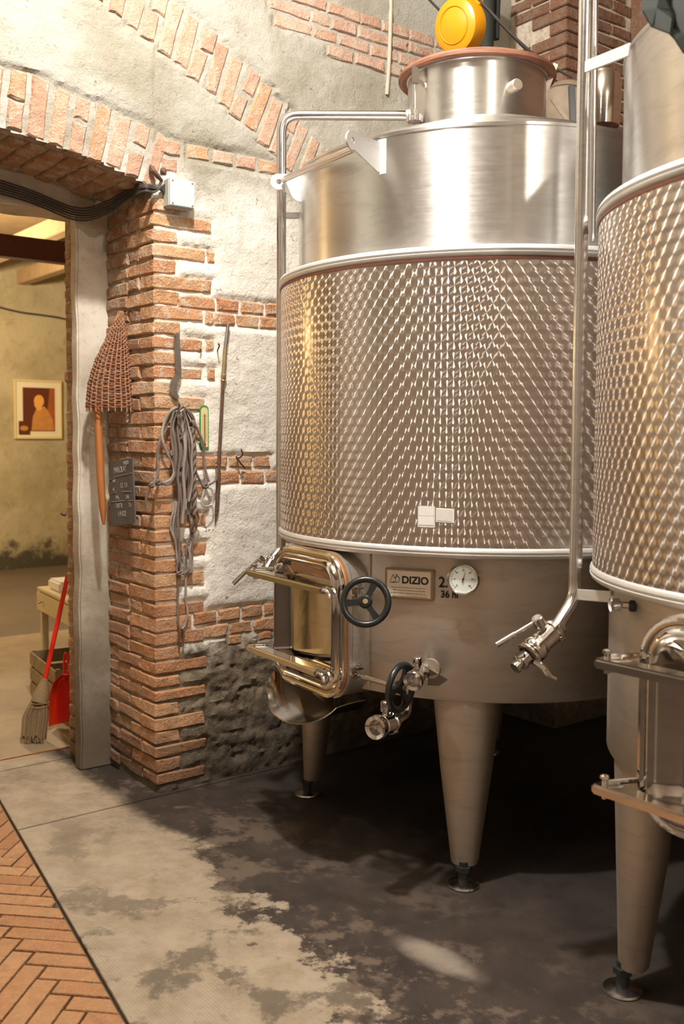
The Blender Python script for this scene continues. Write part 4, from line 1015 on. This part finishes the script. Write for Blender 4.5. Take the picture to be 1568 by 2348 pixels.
# hook spanner
sp = MB(); O_ = lambda x, y, o=.022: wl_pt(x, y, o)
hs = empty('hook_spanner', O_(403, 766), 'grey steel hook spanner hanging above the rope bundle', 'spanner')
sp.prism([O_(398, 768), O_(401, 764), O_(407, 764), O_(410, 769), O_(414, 846), O_(413, 856), O_(406, 858), O_(402, 850)], wn * .008); obj('handle', sp, M['iron'], hs)
mb = MB(); mb.prism([O_(402, 775, .030), O_(406, 775, .030), O_(409, 842, .030), O_(405, 846, .030)], wn * .002); obj('handle_recess', mb, M['iron'], hs)
outer = [(413, 852), (412, 866), (404, 876), (397, 886), (395, 897), (398, 908), (404, 915)]; inner = [(408, 911), (402, 906), (399, 896), (398, 888)]
outer = [(413, 850), (413, 862), (407, 874), (404, 882), (403, 893), (405, 903), (409, 909), (406, 917), (397, 911), (391, 902), (388, 888), (390, 876), (396, 866), (402, 858), (403, 850)]
mb = MB(); mb.prism([O_(x, y) for x, y in outer], wn * .009); obj('jaw', mb, M['iron'], hs)
mb = MB(); mb.cyl(O_(403, 771, -.01), O_(403, 769, .045), .003, 8); tag(obj('nail', mb, M['rust']), 'nail that carries the grey hook spanner', 'nail')

# long rod
rd = empty('hanging_rod', O_(493, 1203), 'long slim metal rod leaning on the wall right of the thermometer', 'rod')
mb = MB(); mb.cyl(O_(523, 742, .03), O_(516, 800, .03), .0085, 12); obj('rod_head', mb, M['iron'], rd)
mb = MB(); mb.cyl(O_(516, 800, .03), O_(512, 862, .03), .0095, 12); obj('rod_grip', mb, M['brass'], rd)
mb = MB(); mb.lathe([(.010, 0), (.0125, .003), (.0125, .02), (.009, .026), (.011, .03)], O_(513, 858, .03), (O_(511, 878, .03) - O_(513, 858, .03)), 12); obj('rod_joint', mb, M['brass'], rd)
mb = MB(); mb.cyl(O_(511, 874, .03), O_(496, 1180, .025), .0075, 10); obj('rod_shaft', mb, M['rust'], rd)
mb = MB(); mb.cyl(O_(502, 1085, .028), O_(497, 1170, .025), .0092, 10); mb.cyl(O_(497, 1170, .025), O_(493, 1205, .02), .009, 10, .001); obj('rod_tip', mb, M['rust'], rd)
# iron hooks
def hookobj(pts, lab, r=.0034):
    mb = MB(); mb.tube(spline([O_(*q) for q in pts], 4), r, 7); tag(obj('iron_hook', mb, M['rust']), lab, 'hook')
hookobj([(498, 806, -.01), (500, 800, .04), (503, 792, .06), (500, 788, .065)], 'rusty bent hook left of the rod head, high on the wall')
hookobj([(540, 1048, -.01), (548, 1050, .04), (556, 1042, .07), (553, 1030, .075)], 'rusty forked hook on the wall right of the rod, low down')
hookobj([(461, 806, -.01), (460, 802, .03), (458, 800, .035)], 'short rusty stub on the wall above the thermometer')
mb = MB(); mb.tube(spline([O_(541, 1046, .03), O_(550, 1060, .03), O_(562, 1074, .02)], 4), .004, 6); tag(obj('iron_spike', mb, M['rust']), 'thin rusty spike under the forked wall hook', 'spike')

# wall thermometer
tp = O_(467, 980, .012); th_ = empty('wall_thermometer', tp - wn * .012, 'narrow green-edged wall thermometer beside the rope bundle', 'thermometer')
def capsule(c, X, Y, hw, hh, r, d, k=6):
    pts = [(hw - r + r * math.cos(a), hh - r + r * math.sin(a)) for a in np.linspace(0, PI / 2, k)] + [(-hw + r - r * math.sin(a), hh - r + r * math.cos(a)) for a in np.linspace(0, PI / 2, k)] + [(-hw + .004, -hh), (-hw, -hh + .004)][::-1] + [(hw - .004, -hh), (hw, -hh + .004)]
    mb = MB(); mb.prism([c + X * a + Y * b for a, b in pts], d); return mb
obj('backing', capsule(tp, UD, ZZ, .0225, .099, .020, wn * .006), M['green'], th_)
obj('scale_plate', capsule(tp + wn * .0055, UD, ZZ, .0175, .090, .016, wn * .002), M['cream'], th_)
mb = MB(); mb.cyl(tp + wn * .009 - ZZ * .072, tp + wn * .009 + ZZ * .06, .0022, 8); mb.lathe([(.0, -.006), (.005, -.004), (.0055, 0), (.004, .005), (.0, .006)], tp + wn * .009 - ZZ * .075, ZZ, 10, False); obj('glass_tube', mb, M['rust'], th_)
mb = MB()
for k in range(22): mb.box(tp + wn * .0078 + ZZ * (-.06 + k * .0055) + UD * (.007 if k % 5 else .008), (UD, wn, ZZ), (.005 if k % 5 else .009, .0004, .0009))
for k in range(22): mb.box(tp + wn * .0078 + ZZ * (-.06 + k * .0055) - UD * .008, (UD, wn, ZZ), (.004 if k % 5 else .008, .0004, .0009))
obj('scale_marks', mb, M['ink'], th_, False)

# rope bundle
rb = empty('rope_bundle', O_(412, 930, .0), 'bundle of grey weathered ropes and straps hanging from a nail under the spanner', 'rope')
RR = random.Random(11)
def strand(pts, r, mat='rope', name='rope_strand', k=7):
    P = [O_(*q) for q in pts]; mb = MB(); c = spline(P, k); f1, f2 = RR.uniform(0, 6), RR.uniform(20, 45); c = [v + UD * (.0035 * math.sin(f1 + v.z * f2)) + wn * (.003 * math.cos(f1 * 2 + v.z * f2 * 1.3)) for v in c]; mb.tube(c, r, 7); return obj(name, mb, M[mat], rb)
top = (412, 932)
strand([(408, 935, .06), (392, 950, .05), (378, 985, .04), (366, 1015, .04), (362, 1060, .04), (358, 1095, .045), (345, 1114, .05)], .0065)
strand([(405, 934, .07), (388, 945, .06), (376, 970, .05), (372, 1000, .05), (382, 1035, .05), (394, 1060, .05), (398, 1082, .055), (390, 1100, .05), (372, 1108, .045), (350, 1112, .045)], .0065, 'rope2')
strand([(412, 930, .07), (398, 948, .065), (392, 990, .06), (396, 1030, .06), (402, 1060, .06), (400, 1085, .06), (385, 1110, .05), (362, 1106, .05), (345, 1112, .05), (338, 1140, .04), (337, 1162, .03)], .0060)
strand([(416, 932, .07), (430, 945, .06), (444, 965, .05), (455, 985, .045), (462, 1010, .04), (468, 1050, .04), (474, 1090, .045), (478, 1105, .05)], .0058)
strand([(418, 933, .06), (438, 950, .055), (447, 985, .05), (446, 1030, .05), (450, 1080, .05), (460, 1105, .05), (468, 1120, .055), (478, 1112, .055), (495, 1100, .05), (497, 1074, .045)], .0055)
for k in range(13):
    x0 = 398 + k * 3.6; o = .045 + .018 * math.sin(k * 1.9); ln = RR.choice([1110, 1180, 1200, 1150, 1290]); dx = RR.uniform(-6, 6)
    strand([(412 + (k - 7) * .8, 934, .065), (x0 - 4, 975, o), (x0 + dx * .4, 1030, o + .01), (x0 + dx, (1030 + ln) / 2, o), (x0 + dx * .6 + (415 - x0) * .3, ln, o * .8)], RR.uniform(.0045, .0075), RR.choice(['rope', 'rope', 'rope2']))
for k, (x0, x1) in enumerate(((393, 404), (402, 410), (440, 432), (436, 424), (398, 416))):
    strand([(x0 + 6, 1150, .04), (x0, 1190, .035), (x0 + 2, 1225, .03), (x1 + 2, 1262, .03), (x1 + 3, 1300, .025)], .0050, 'rope' if k % 2 else 'rope2')
strand([(414, 1240, .03), (412, 1280, .03), (413, 1310, .03), (409, 1350, .02), (406, 1400, .02), (408, 1430, .02), (414, 1445, .02)], .0052); strand([(424, 1235, .03), (440, 1290, .03), (430, 1312, .03), (424, 1330, .02), (428, 1380, .02), (426, 1430, .02), (418, 1444, .02)], .0052, 'rope2')
strand([(436, 1220, .03), (440, 1260, .03), (440, 1295, .03), (424, 1314, .03), (408, 1310, .03), (410, 1285, .03)], .0048)
# knots and lashings
for (x, y, r) in ((395, 1040, .013), (414, 1068, .011), (409, 1087, .010), (410, 1312, .014), (436, 1310, .010), (362, 1106, .012), (442, 972, .013), (470, 1112, .015), (414, 1002, .012), (348, 1112, .011)):
    c = O_(x, y, .055 if y < 1200 else .03); mb = MB()
    for q in range(3):
        a = Vector((RR.uniform(-1, 1), RR.uniform(-1, 1), RR.uniform(-1, 1))).normalized(); X, Y = basis(a); mb.tube([c + X * r * math.cos(2 * PI * i / 14) + Y * r * .7 * math.sin(2 * PI * i / 14) + a * .004 * math.sin(4 * PI * i / 14) for i in range(14)], .0048, 6, True)
    obj('knot', mb, M['rope'], rb)
# twisted rope on the right of the bundle
for ph in (0, PI):
    mb = MB(); pts = []
    for i in range(90):
        u = i / 89; c = O_(440 + 4 * math.sin(u * 2) + 2 * u, 980 + 200 * u, .055); a = u * 34 + ph; pts.append(c + UD * .006 * math.cos(a) + wn * .006 * math.sin(a))
    mb.tube(pts, .0062, 6); obj('twisted_rope', mb, M['rope'], rb)
# strap loop, shackles
def link(name, pts, r, mat, par, closed=True):
    P = [O_(*q) for q in pts]; P = spline(P + ([P[0]] if False else []), 5) if not closed else spline(P + [P[0]], 5)[:-1]; mb = MB(); mb.tube(P, r, 9, closed); return obj(name, mb, M[mat], par)
link('shackle', [(413, 945, .085), (423, 938, .085), (424, 958, .085), (421, 972, .085), (416, 980, .085), (413, 975, .085), (405, 950, .085), (405, 942, .085)], .0030, 'iron', rb)
link('strap_hook', [(440, 1165, .05), (450, 1172, .05), (455, 1188, .05), (451, 1200, .05), (449, 1214, .045), (442, 1220, .045), (438, 1214, .045), (444, 1200, .05), (446, 1185, .05), (438, 1172, .05)], .0045, 'rust', rb)
link('snap_hook', [(415, 1442, .025), (420, 1450, .025), (420, 1468, .025), (417, 1480, .025), (412, 1478, .025), (410, 1460, .025), (411, 1448, .025)], .0048, 'rust', rb)
link('carabiner', [(470, 1118, .055), (480, 1119, .055), (487, 1126, .055), (488, 1152, .055), (484, 1158, .055), (470, 1161, .055), (462, 1156, .055), (462, 1148, .055), (468, 1124, .055)], .0042, 'gluewhite', rb)['label'] = 'bright steel carabiner'
mb = MB(); mb.cyl(O_(412, 930, -.01), O_(411, 926, .09), .004, 8); tag(obj('nail', mb, M['rust']), 'stout nail that carries the rope bundle', 'nail')

# wicker holder with wooden handle, leaning over the post at the reveal
bT = W(-.055, .325, 2.175); 
Ybase = 4.55
bl_, br_ = at(200, 940, Ybase), at(306, 930, 4.48)
wk = empty('wicker_basket', (bl_ + br_) / 2, 'bottle-shaped woven wicker basket with wooden handle hanging by the door', 'basket')
topc = at(277, 714, 4.56); ax = Vector((1, .10, 0)).normalized(); ay = Vector((-.10, 1, 0)).normalized()
LV = [(0, 277, 4), (.06, 275, 7), (.12, 272, 13), (.25, 268, 20), (.38, 263, 29), (.5, 258, 37), (.62, 255, 43), (.75, 252, 48), (.88, 252, 51), (1, 252, 53)]
def wk_c(u):
    y = 714 + (935 - 714) * u; xc = np.interp(u, [l[0] for l in LV], [l[1] for l in LV]); hwp = np.interp(u, [l[0] for l in LV], [l[2] for l in LV]); Y = 4.56 - .03 * u
    c = at(xc, y, Y); return c, hwp * Y / F
NS_ = 22; rowsn = 52; mb = MB(); mbb = MB()
for r in range(rowsn):
    u = (r + .5) / rowsn; c, hw_ = wk_c(u); dep = hw_ * .42 + .006; pts = []; K = NS_ * 3
    ph = r % 2
    for i in range(K):
        a = 2 * PI * i / K; wv = .0042 * math.cos(a * NS_ / 2 * 1 + PI * ph) ; jit = .0012 * math.sin(i * 1.7 + r * 2.3)
        pts.append(c + ax * (hw_ + wv) * math.cos(a) + ay * (dep + wv) * math.sin(a) + ZZ * (jit + .0022 * math.sin(a * 2 + r)))
    (mb if r % 4 else mbb).tube(pts, .0030, 5, True)
o = obj('weave', mb, M['wicker'], wk); o['kind'] = 'stuff'; o = obj('pale_weave', mbb, M['wicker2'], wk); o['kind'] = 'stuff'
for i in range(NS_):
    a = 2 * PI * (i + .5) / NS_; P = []
    for q in range(12):
        u = q / 11 * 1.035; c, hw_ = wk_c(min(u, 1)); c = c - ZZ * max(0, u - 1) * .5; P.append(c + ax * hw_ * math.cos(a) + ay * (hw_ * .42 + .006) * math.sin(a))
    mb = MB(); mb.tube(P, .0030, 5); obj('stake', mb, M['wicker2'], wk)
h0 = at(222, 905, 4.53); h1_ = at(231, 1100, 4.53); h2_ = at(237, 1188, 4.53); h3_ = at(238, 1203, 4.53)
mb = MB(); mb.tube([h0, at(224, 950, 4.53), h1_, at(235, 1160, 4.53), h2_, h3_], [.017, .018, .0175, .0165, .011, .006], 18); obj('handle', mb, M['orangewood'], wk)
mb = MB(); mb.tube([at(222, 902, 4.54), at(250, 915, 4.54), at(285, 918, 4.54)], .012, 8); obj('crossbar', mb, M['rust'], wk)
mb = MB(); mb.cyl(W(.03, .325, topc.z + .01), topc + ZZ * .004, .003, 6); tag(obj('nail', mb, M['rust']), 'nail in the brick jamb that carries the wicker basket', 'nail')

# slate board, leaning out from the jamb bricks
q = [at(248, 1060, 4.62), at(303, 1050, 4.42), at(310, 1199, 4.40), at(254, 1207, 4.60)]
cb = empty('slate_board', (q[2] + q[3]) / 2, 'small dark slate board with faint chalk writing beside the wooden handle', 'board')
X = ((q[1] - q[0]) + (q[2] - q[3])); X = X.normalized(); Yv = ((q[0] - q[3]) + (q[1] - q[2])).normalized(); Nn = X.cross(Yv)
mb = MB(); mb.prism([q[3], q[2], q[1], q[0]], -Nn * .006); obj('slate', mb, M['slate'], cb, False)
cc = sum(q, Vector()) / 4; Hc = (q[0] - q[3]).length; Wc = (q[1] - q[0]).length
for body, dx, dy, sz, al in (('INIZIO', .25, .43, .022, 'CENTER'), ('MALOLAT', 0, .345, .034, 'CENTER'), ('11/9', -.28, .19, .018, 'CENTER'), ('5.2  1.5', .12, .10, .027, 'CENTER'), ('AC', -.30, .06, .018, 'CENTER'), ('PHe', -.16, -.075, .024, 'CENTER'), ('3.45', .24, -.085, .024, 'CENTER'), ('TARTR', -.12, -.20, .028, 'CENTER'), ('7.5', .33, -.21, .024, 'CENTER'), ('1.4 SO2', .0, -.33, .030, 'CENTER')):
    text('chalk_writing', body, cc + X * dx * Wc + Yv * dy * Hc, X, Yv, sz * 1.15, M['chalk'], cb, off=.0012, sx=.78)
strokes('chalk_line', [[(-.48, .225), (-.1, .255), (.48, .262)], [(-.42, .01), (-.2, .012)], [(.05, .01), (.42, -.01)], [(-.42, -.125), (.12, -.13)], [(.26, -.145), (.48, -.145)]], lambda a, b: cc + X * a * Wc + Yv * b * Hc + Nn * .0012, .0010, M['chalk'], cb)

# conduit high on the wall and the yellow reel
mb = MB(); mb.tube(spline([W(1.322, -.012, 4.5), W(1.322, -.012, 3.79), W(1.312, -.014, 3.5), W(1.300, -.012, 3.33)], 5), .011, 10); tag(obj('conduit', mb, M['conduit']), 'thin beige conduit running down the plaster above the pipe bend', 'conduit')
mb = MB(); mb.lathe([(.0, .004), (.05, .004), (.075, .002), (.085, .0)], W(1.27, .0, 3.27), wn, 14, False, sc=(1.3, 1)); tag(obj('cement_patch', mb, M['boxgrey']), 'dark grey cement patch where the beige conduit ends', 'patch')
yc = at(1050, 60, 4.75); an = Vector((-.62, -.72, -.18)).normalized()
yr = empty('cable_reel', yc, 'round yellow plastic reel housing hanging above the lid', 'reel')
mb = MB(); mb.lathe([(.0, .045), (.045, .045), (.055, .040), (.095, .036), (.112, .026), (.118, .008), (.118, -.055), (.108, -.066), (.0, -.068)], yc, an, 48, False, sc=(1.06, 1)); obj('housing', mb, M['yellow'], yr)
X_, Y_ = basis(an)
mb = MB(); mb.lathe([(.074, .040), (.077, .043), (.080, .0395)], yc, an, 40, False, sc=(1.06, 1)); obj('rim_groove', mb, M['yellow'], yr)
lat_ = Vector((.8, -.5, 0)).normalized()
mb = MB(); mb.bbox(at(1082, 70, 4.73), (UD, wn, ZZ), (.030, .03, .022), .003); mb.bbox(at(1095, 8, 4.73), (UD, wn, ZZ), (.03, .05, .03), .004); obj('latch', mb, M['yellow'], yr)
mb = MB(); mb.cyl(at(1082, 8, 4.75), at(1092, -60, 4.75), .02, 10); obj('hanger', mb, M['black'], yr)
mb = MB(); mb.tube(spline([at(965, -20, 4.9), at(1008, 24, 4.95), at(1040, 60, 5.0)], 4), .006, 7); tag(obj('hanging_cable', mb, M['cable']), 'black cable running down to the yellow reel from the left', 'cable')
mb = MB(); mb.tube(spline([at(1095, -5, 4.7), at(1180, 85, 4.75), at(1245, 140, 4.8), at(1312, 178, 4.85)], 5), .0065, 7); mb.tube(spline([at(1100, 5, 4.72), at(1190, 100, 4.8), at(1280, 190, 5.0)], 5), .004, 6); tag(obj('hanging_cable', mb, M['cable']), 'black cable sagging from the yellow reel to the brick pilaster', 'cable')
mb = MB(); mb.cyl(at(1113, 118, 5.3), at(1117, -60, 5.3), .042, 16); mb.cyl(at(1135, 90, 5.35), at(1140, -60, 5.35), .022, 10); tag(obj('drain_pipe', mb, M['tarp']), 'dark upright pipe on the wall right of the yellow reel', 'pipe')

# steel ware behind the first tank
mb = MB(); c = at(1300, 275, 5.0)
mb.lathe([(.115, 0), (.125, .10), (.11, .17), (.06, .215), (.0, .22)], c - ZZ * .04, (-.05, 0, 1), 30, False); st_ = tag(obj('steel_churn', mb, M['canvas']), 'domed dull brown churn behind the tank neck', 'churn')
bk = empty('steel_funnel', at(1388, 285, 4.75), 'upturned dark polished steel funnel between the two tanks', 'funnel')
mb = MB(); mb.lathe([(.075, 0), (.080, .12), (.078, .20), (.07, .235), (.05, .245)], at(1382, 290, 4.75), (.02, 0, 1), 32); obj('cone', mb, M['mirror'], bk)
mb = MB(); mb.lathe([(.05, 0), (.05, .07), (.047, .075), (.0, .075)], at(1382, 190, 4.75) - ZZ * .02, ZZ, 24, False); obj('spout', mb, M['iron'], bk)
mb = MB(); mb.bbox(at(1312, 240, 4.7), (Vector((1, 0, 0)), Vector((0, 1, 0)), Vector((-.06, 0, 1)).normalized()), (.03, .02, .17), .003); tag(obj('dark_bracket', mb, M['black']), 'dark upright bracket between the metal churn and the pipes', 'bracket')
# dark cloth at the top right, over the rim of the nearest tank
mb = MB(); vs = []; fs = []
prof = [(1474, 24), (1500, 52), (1530, 82), (1545, 90), (1575, 112), (1640, 150)]
for k, (x, y) in enumerate(prof):
    a = at(x, y, 2.30 - k * .02); b = at(x + 20, y - 160, 2.34 - k * .02); 
    for q in range(6): u = q / 5; vs.append(a * (1 - u) + b * u + Vector((0, .02 * math.sin(k * 2 + q * 1.3), 0)))
for k in range(len(prof) - 1):
    for q in range(5): fs.append((k * 6 + q, k * 6 + q + 1, k * 6 + 7 + q, k * 6 + 6 + q))
m = len(vs); vs2 = [v + Vector((0, .006, 0)) for v in vs]; mb.add(vs + vs2, fs + [tuple(m + i for i in reversed(f)) for f in fs] + [(k * 6, (k + 1) * 6, m + (k + 1) * 6, m + k * 6) for k in range(len(prof) - 1)])
tag(obj('dark_cloth', mb, M['tarp'], None, True), 'dark green cloth hanging over the rim of the nearest tank', 'cloth')

# ------------------------------------------------------------------ far room, through the doorway
pf = W(2.39, 7.76, 1.90); fr = empty('framed_picture', pf, 'framed portrait print in pale mount on the far ochre wall', 'picture')
pw, phh = .56, .68; mb = MB()
for dx, dz, sx_, sz_ in ((0, phh / 2, pw, .026), (0, -phh / 2, pw, .026), (-pw / 2, 0, .026, phh + .026), (pw / 2, 0, .026, phh + .026)): mb.bbox(pf + UD * dx + ZZ * dz, (UD, TD, ZZ), (sx_ + .0, .03, sz_), .004)
obj('frame', mb, M['frame'], fr)
mb = MB(); mb.box(pf, (UD, TD, ZZ), (pw, .012, phh)); obj('mount', mb, M['mat'], fr, False)
FL = lambda pts, d, nm, mt: obj(nm, MB().prism([pf + UD * a + ZZ * b - TD * d for a, b in pts], -TD * .0015), M[mt], fr, False)
FL([(-.19, -.26), (.20, -.26), (.20, .26), (-.19, .26)], .0075, 'print', 'print_dark'); FL([(.10, -.1), (.20, -.26), (.20, .26), (.14, .26)], .0095, 'print_curtain', 'print_red')
FL([(-.09, -.25), (.185, -.25), (.175, -.12), (.12, -.02), (.07, .04), (-.02, .02), (-.07, -.08)], .0115, 'print_figure', 'print_cloth')
FL([(-.015 + .062 * math.cos(a) + .02, .10 + .075 * math.sin(a)) for a in np.linspace(0, 2 * PI, 19)[:-1]], .0135, 'print_head', 'print_skin'); FL([(-.06, .06), (-.01, -.02), (.04, .0), (.03, .06)], .0137, 'print_beard', 'print_skin')
FL([(-.245, -.30), (-.11, -.30), (-.11, -.14), (-.245, -.14)], .0155, 'print_inset', 'print_dark'); FL([(-.18 + .05 * math.cos(a), -.225 + .03 * math.sin(a)) for a in np.linspace(0, 2 * PI, 13)[:-1]], .0175, 'inset_motif', 'print_cloth')

# desk with one drawer: its corner shows beyond the jamb
dk0 = at(88, 1345, 6.15); dsk = empty('side_table', Vector((dk0.x + .4, dk0.y, 0)), 'cream side table with one drawer beyond the door jamb', 'table')
dx_ = Vector((.535, -.845, 0)).normalized(); dy_ = Vector((.845, .535, 0)).normalized(); tz = dk0.z; B = Vector((dk0.x, dk0.y, 0))
mb = MB(); mb.bbox(B + dx_ * .35 + dy_ * .22 + ZZ * (tz - .01), (dx_, dy_, ZZ), (.70, .46, .022), .004); obj('table_top', mb, M['desk'], dsk)
mb = MB(); mb.bbox(B + dx_ * .35 + dy_ * .0 + ZZ * (tz - .085), (dx_, dy_, ZZ), (.71, .02, .115), .004); dr = obj('drawer', mb, M['desk'], dsk)
kp = B + dx_ * .13 - dy_ * .01 + ZZ * (tz - .075); mb = MB(); mb.lathe([(.006, 0), (.006, .012), (.013, .018), (.012, .024), (.0, .027)], kp, -dy_, 14, False); obj('knob', mb, M['pol'], dr)
for a, b in ((.02, .03), (.68, .45), (.02, .42)):
    mb = MB(); mb.bbox(B + dx_ * a + dy_ * b + ZZ * ((tz - .14) / 2), (dx_, dy_, ZZ), (.04, .04, tz - .14), .003); obj('leg', mb, M['desk'], dsk)
mb = MB(); mb.bbox(B + dx_ * .35 + dy_ * .42 + ZZ * .42, (dx_, dy_, ZZ), (.62, .012, .40), .003); obj('back_panel', mb, M['deskside'], dsk)
mb = MB(); mb.bbox(B + dx_ * .22 + dy_ * .12 + ZZ * (tz + .033), (dx_, dy_, ZZ), (.24, .18, .064), .012); tag(obj('white_case', mb, M['white']), 'white rounded case lying on the cream side table', 'case')
# crate with tools
crt = empty('wooden_crate', (-1.55, 5.95, 0), 'slatted wooden crate on the floor behind the red broom', 'crate')
ux = Vector((.51, -.86, 0)).normalized(); uy = Vector((.86, .51, 0)).normalized(); lx1 = .60; cor = Vector((-1.60, 5.53, 0)) - ux * lx1; CW = .34
for side, (b0, dd, ln) in enumerate(((cor, ux, lx1), (cor + ux * lx1, uy, CW), (cor + uy * CW, ux, lx1), (cor, uy, CW))):
    nn_ = dd.cross(ZZ)
    for k in range(3):
        mb = MB(); mb.bbox(b0 + dd * (ln / 2) + ZZ * (.048 + k * .092), (dd, nn_, ZZ), (ln, .011, .080), .003); obj('slat', mb, M['crate'], crt)
for a in (0, 1):
    for b in (0, 1):
        mb = MB(); mb.bbox(cor + ux * (lx1 * a) + uy * (CW * b) + ux * (.014 * (1 - 2 * a)) + uy * (.014 * (1 - 2 * b)) + ZZ * .14, (ux, uy, ZZ), (.025, .025, .28), .003); obj('corner_post', mb, M['crate'], crt)
mb = MB(); mb.box(cor + ux * (lx1 / 2) + uy * CW / 2 + ZZ * .02, (ux, uy, ZZ), (lx1 - .01, CW - .01, .012)); obj('bottom', mb, M['crate'], crt)
for k, (a, b, c2, lab) in enumerate(((.42, .12, .34, 'dark tool handle sticking out of the crate, leftmost'), (.36, .22, .38, 'pale tool handle sticking out of the crate, in the middle'), (.50, .22, .31, 'dark tool handle lying low in the crate, rightmost'))):
    mb = MB(); p = cor + ux * a + uy * b + ZZ * .06; mb.cyl(p, p + ux * (.03 if k != 1 else -.08) + uy * .04 + ZZ * (c2 - .05), .014, 10); mb.lathe([(.022, 0), (.024, .03), (.018, .06)], p + ux * (.03 if k != 1 else -.08) + uy * .04 + ZZ * (c2 - .06), ZZ, 12); tag(obj('tool_handle', mb, M['iron'] if k != 1 else M['crate']), lab, 'tool')
# broom: red handle, straw head
bb = on_floor(75, 1700); brm = empty('broom', bb, 'straw broom with bright red handle leaning in the doorway', 'broom')
ht = at(153, 1330, 5.32); hb_ = at(103, 1560, 5.18)
mb = MB(); mb.cyl(hb_, ht + (ht - hb_) * .05, .0125, 14); obj('broom_handle', mb, M['red'], brm)
hd = at(99, 1580, 5.16); ft = at(74, 1700, 5.10); ft.z = .012
mb = MB(); mb.tube([at(103, 1556, 5.18), at(100, 1572, 5.17), at(95, 1592, 5.15), at(90, 1610, 5.14)], [.014, .028, .042, .046], 14); obj('broom_head', mb, M['bristle'], brm)
mb = MB(); rb2 = random.Random(3); d1v = Vector((1, 0, 0))
for k in range(220):
    a = rb2.uniform(-1, 1); b = rb2.uniform(-1, 1); s0 = at(95, 1590, 5.15) + d1v * a * .030 + Vector((0, b * .025, 0)); e_ = Vector((ft.x + a * .058 + .01, ft.y + b * .04, rb2.uniform(.004, .05)))
    mid = (s0 + e_) / 2 + d1v * a * .018 - Vector((.01, 0, 0)); mb.tube([s0, mid, e_], .0026, 4)
o = obj('bristles', mb, M['bristle'], brm); o['kind'] = 'stuff'
mb = MB()
for u in (.25, .45): mb.tube([at(93 - 8 * u, 1600 + 40 * u, 5.14) + d1v * .050 * math.cos(t) + Vector((0, .04 * math.sin(t), 0)) for t in np.linspace(0, 2 * PI, 17)[:-1]], .002, 5, True)
obj('binding', mb, M['wicker2'], brm)
# dustpan
dp0 = at(136, 1600, 5.38); dpn = empty('dustpan', on_floor(138, 1664), 'glossy orange-red dustpan standing upright against the door jamb', 'dustpan')
fz = on_floor(128, 1664)
def dp_(x, y, Y=5.36): return at(x, y, Y)
poly = [(123, 1662), (121, 1630), (124, 1590), (133, 1562), (150, 1545), (172, 1545), (172, 1640), (150, 1655)]
mb = MB(); mb.prism([dp_(x, y) for x, y in poly], (0.02, .012, 0)); obj('pan', mb, M['red'], dpn, False)
mb = MB(); edge = [dp_(x, y, 5.345) for x, y in poly[:6]]; vs = []
for p in edge: vs += [p, p + Vector((-.012, -.05, .006)), p + Vector((-.009, -.05, .006)), p + Vector((.004, 0, 0))]
fs = []
for k in range(len(edge) - 1):
    for i in range(4): fs.append((k * 4 + i, k * 4 + (i + 1) % 4, k * 4 + 4 + (i + 1) % 4, k * 4 + 4 + i))
fs += [(0, 1, 2, 3), tuple(len(vs) - 4 + i for i in (3, 2, 1, 0))]; mb.add(vs, fs); obj('raised_edge', mb, M['redorange'], dpn)
mb = MB(); mb.tube(spline([dp_(148, 1560), dp_(147, 1520), dp_(149, 1500), dp_(153, 1500), dp_(156, 1520), dp_(155, 1560)], 4), .007, 8); obj('pan_handle', mb, M['red'], dpn)
# small rusty bolt on the jamb edge
mb = MB(); mb.lathe([(.0, 0), (.012, .006), (.010, .02), (.004, .03)], at(153, 1180, 4.72), (-1, -.3, .3), 8); tag(obj('jamb_bolt', mb, M['rust']), 'small rusty bolt head on the left edge of the door jamb', 'bolt')
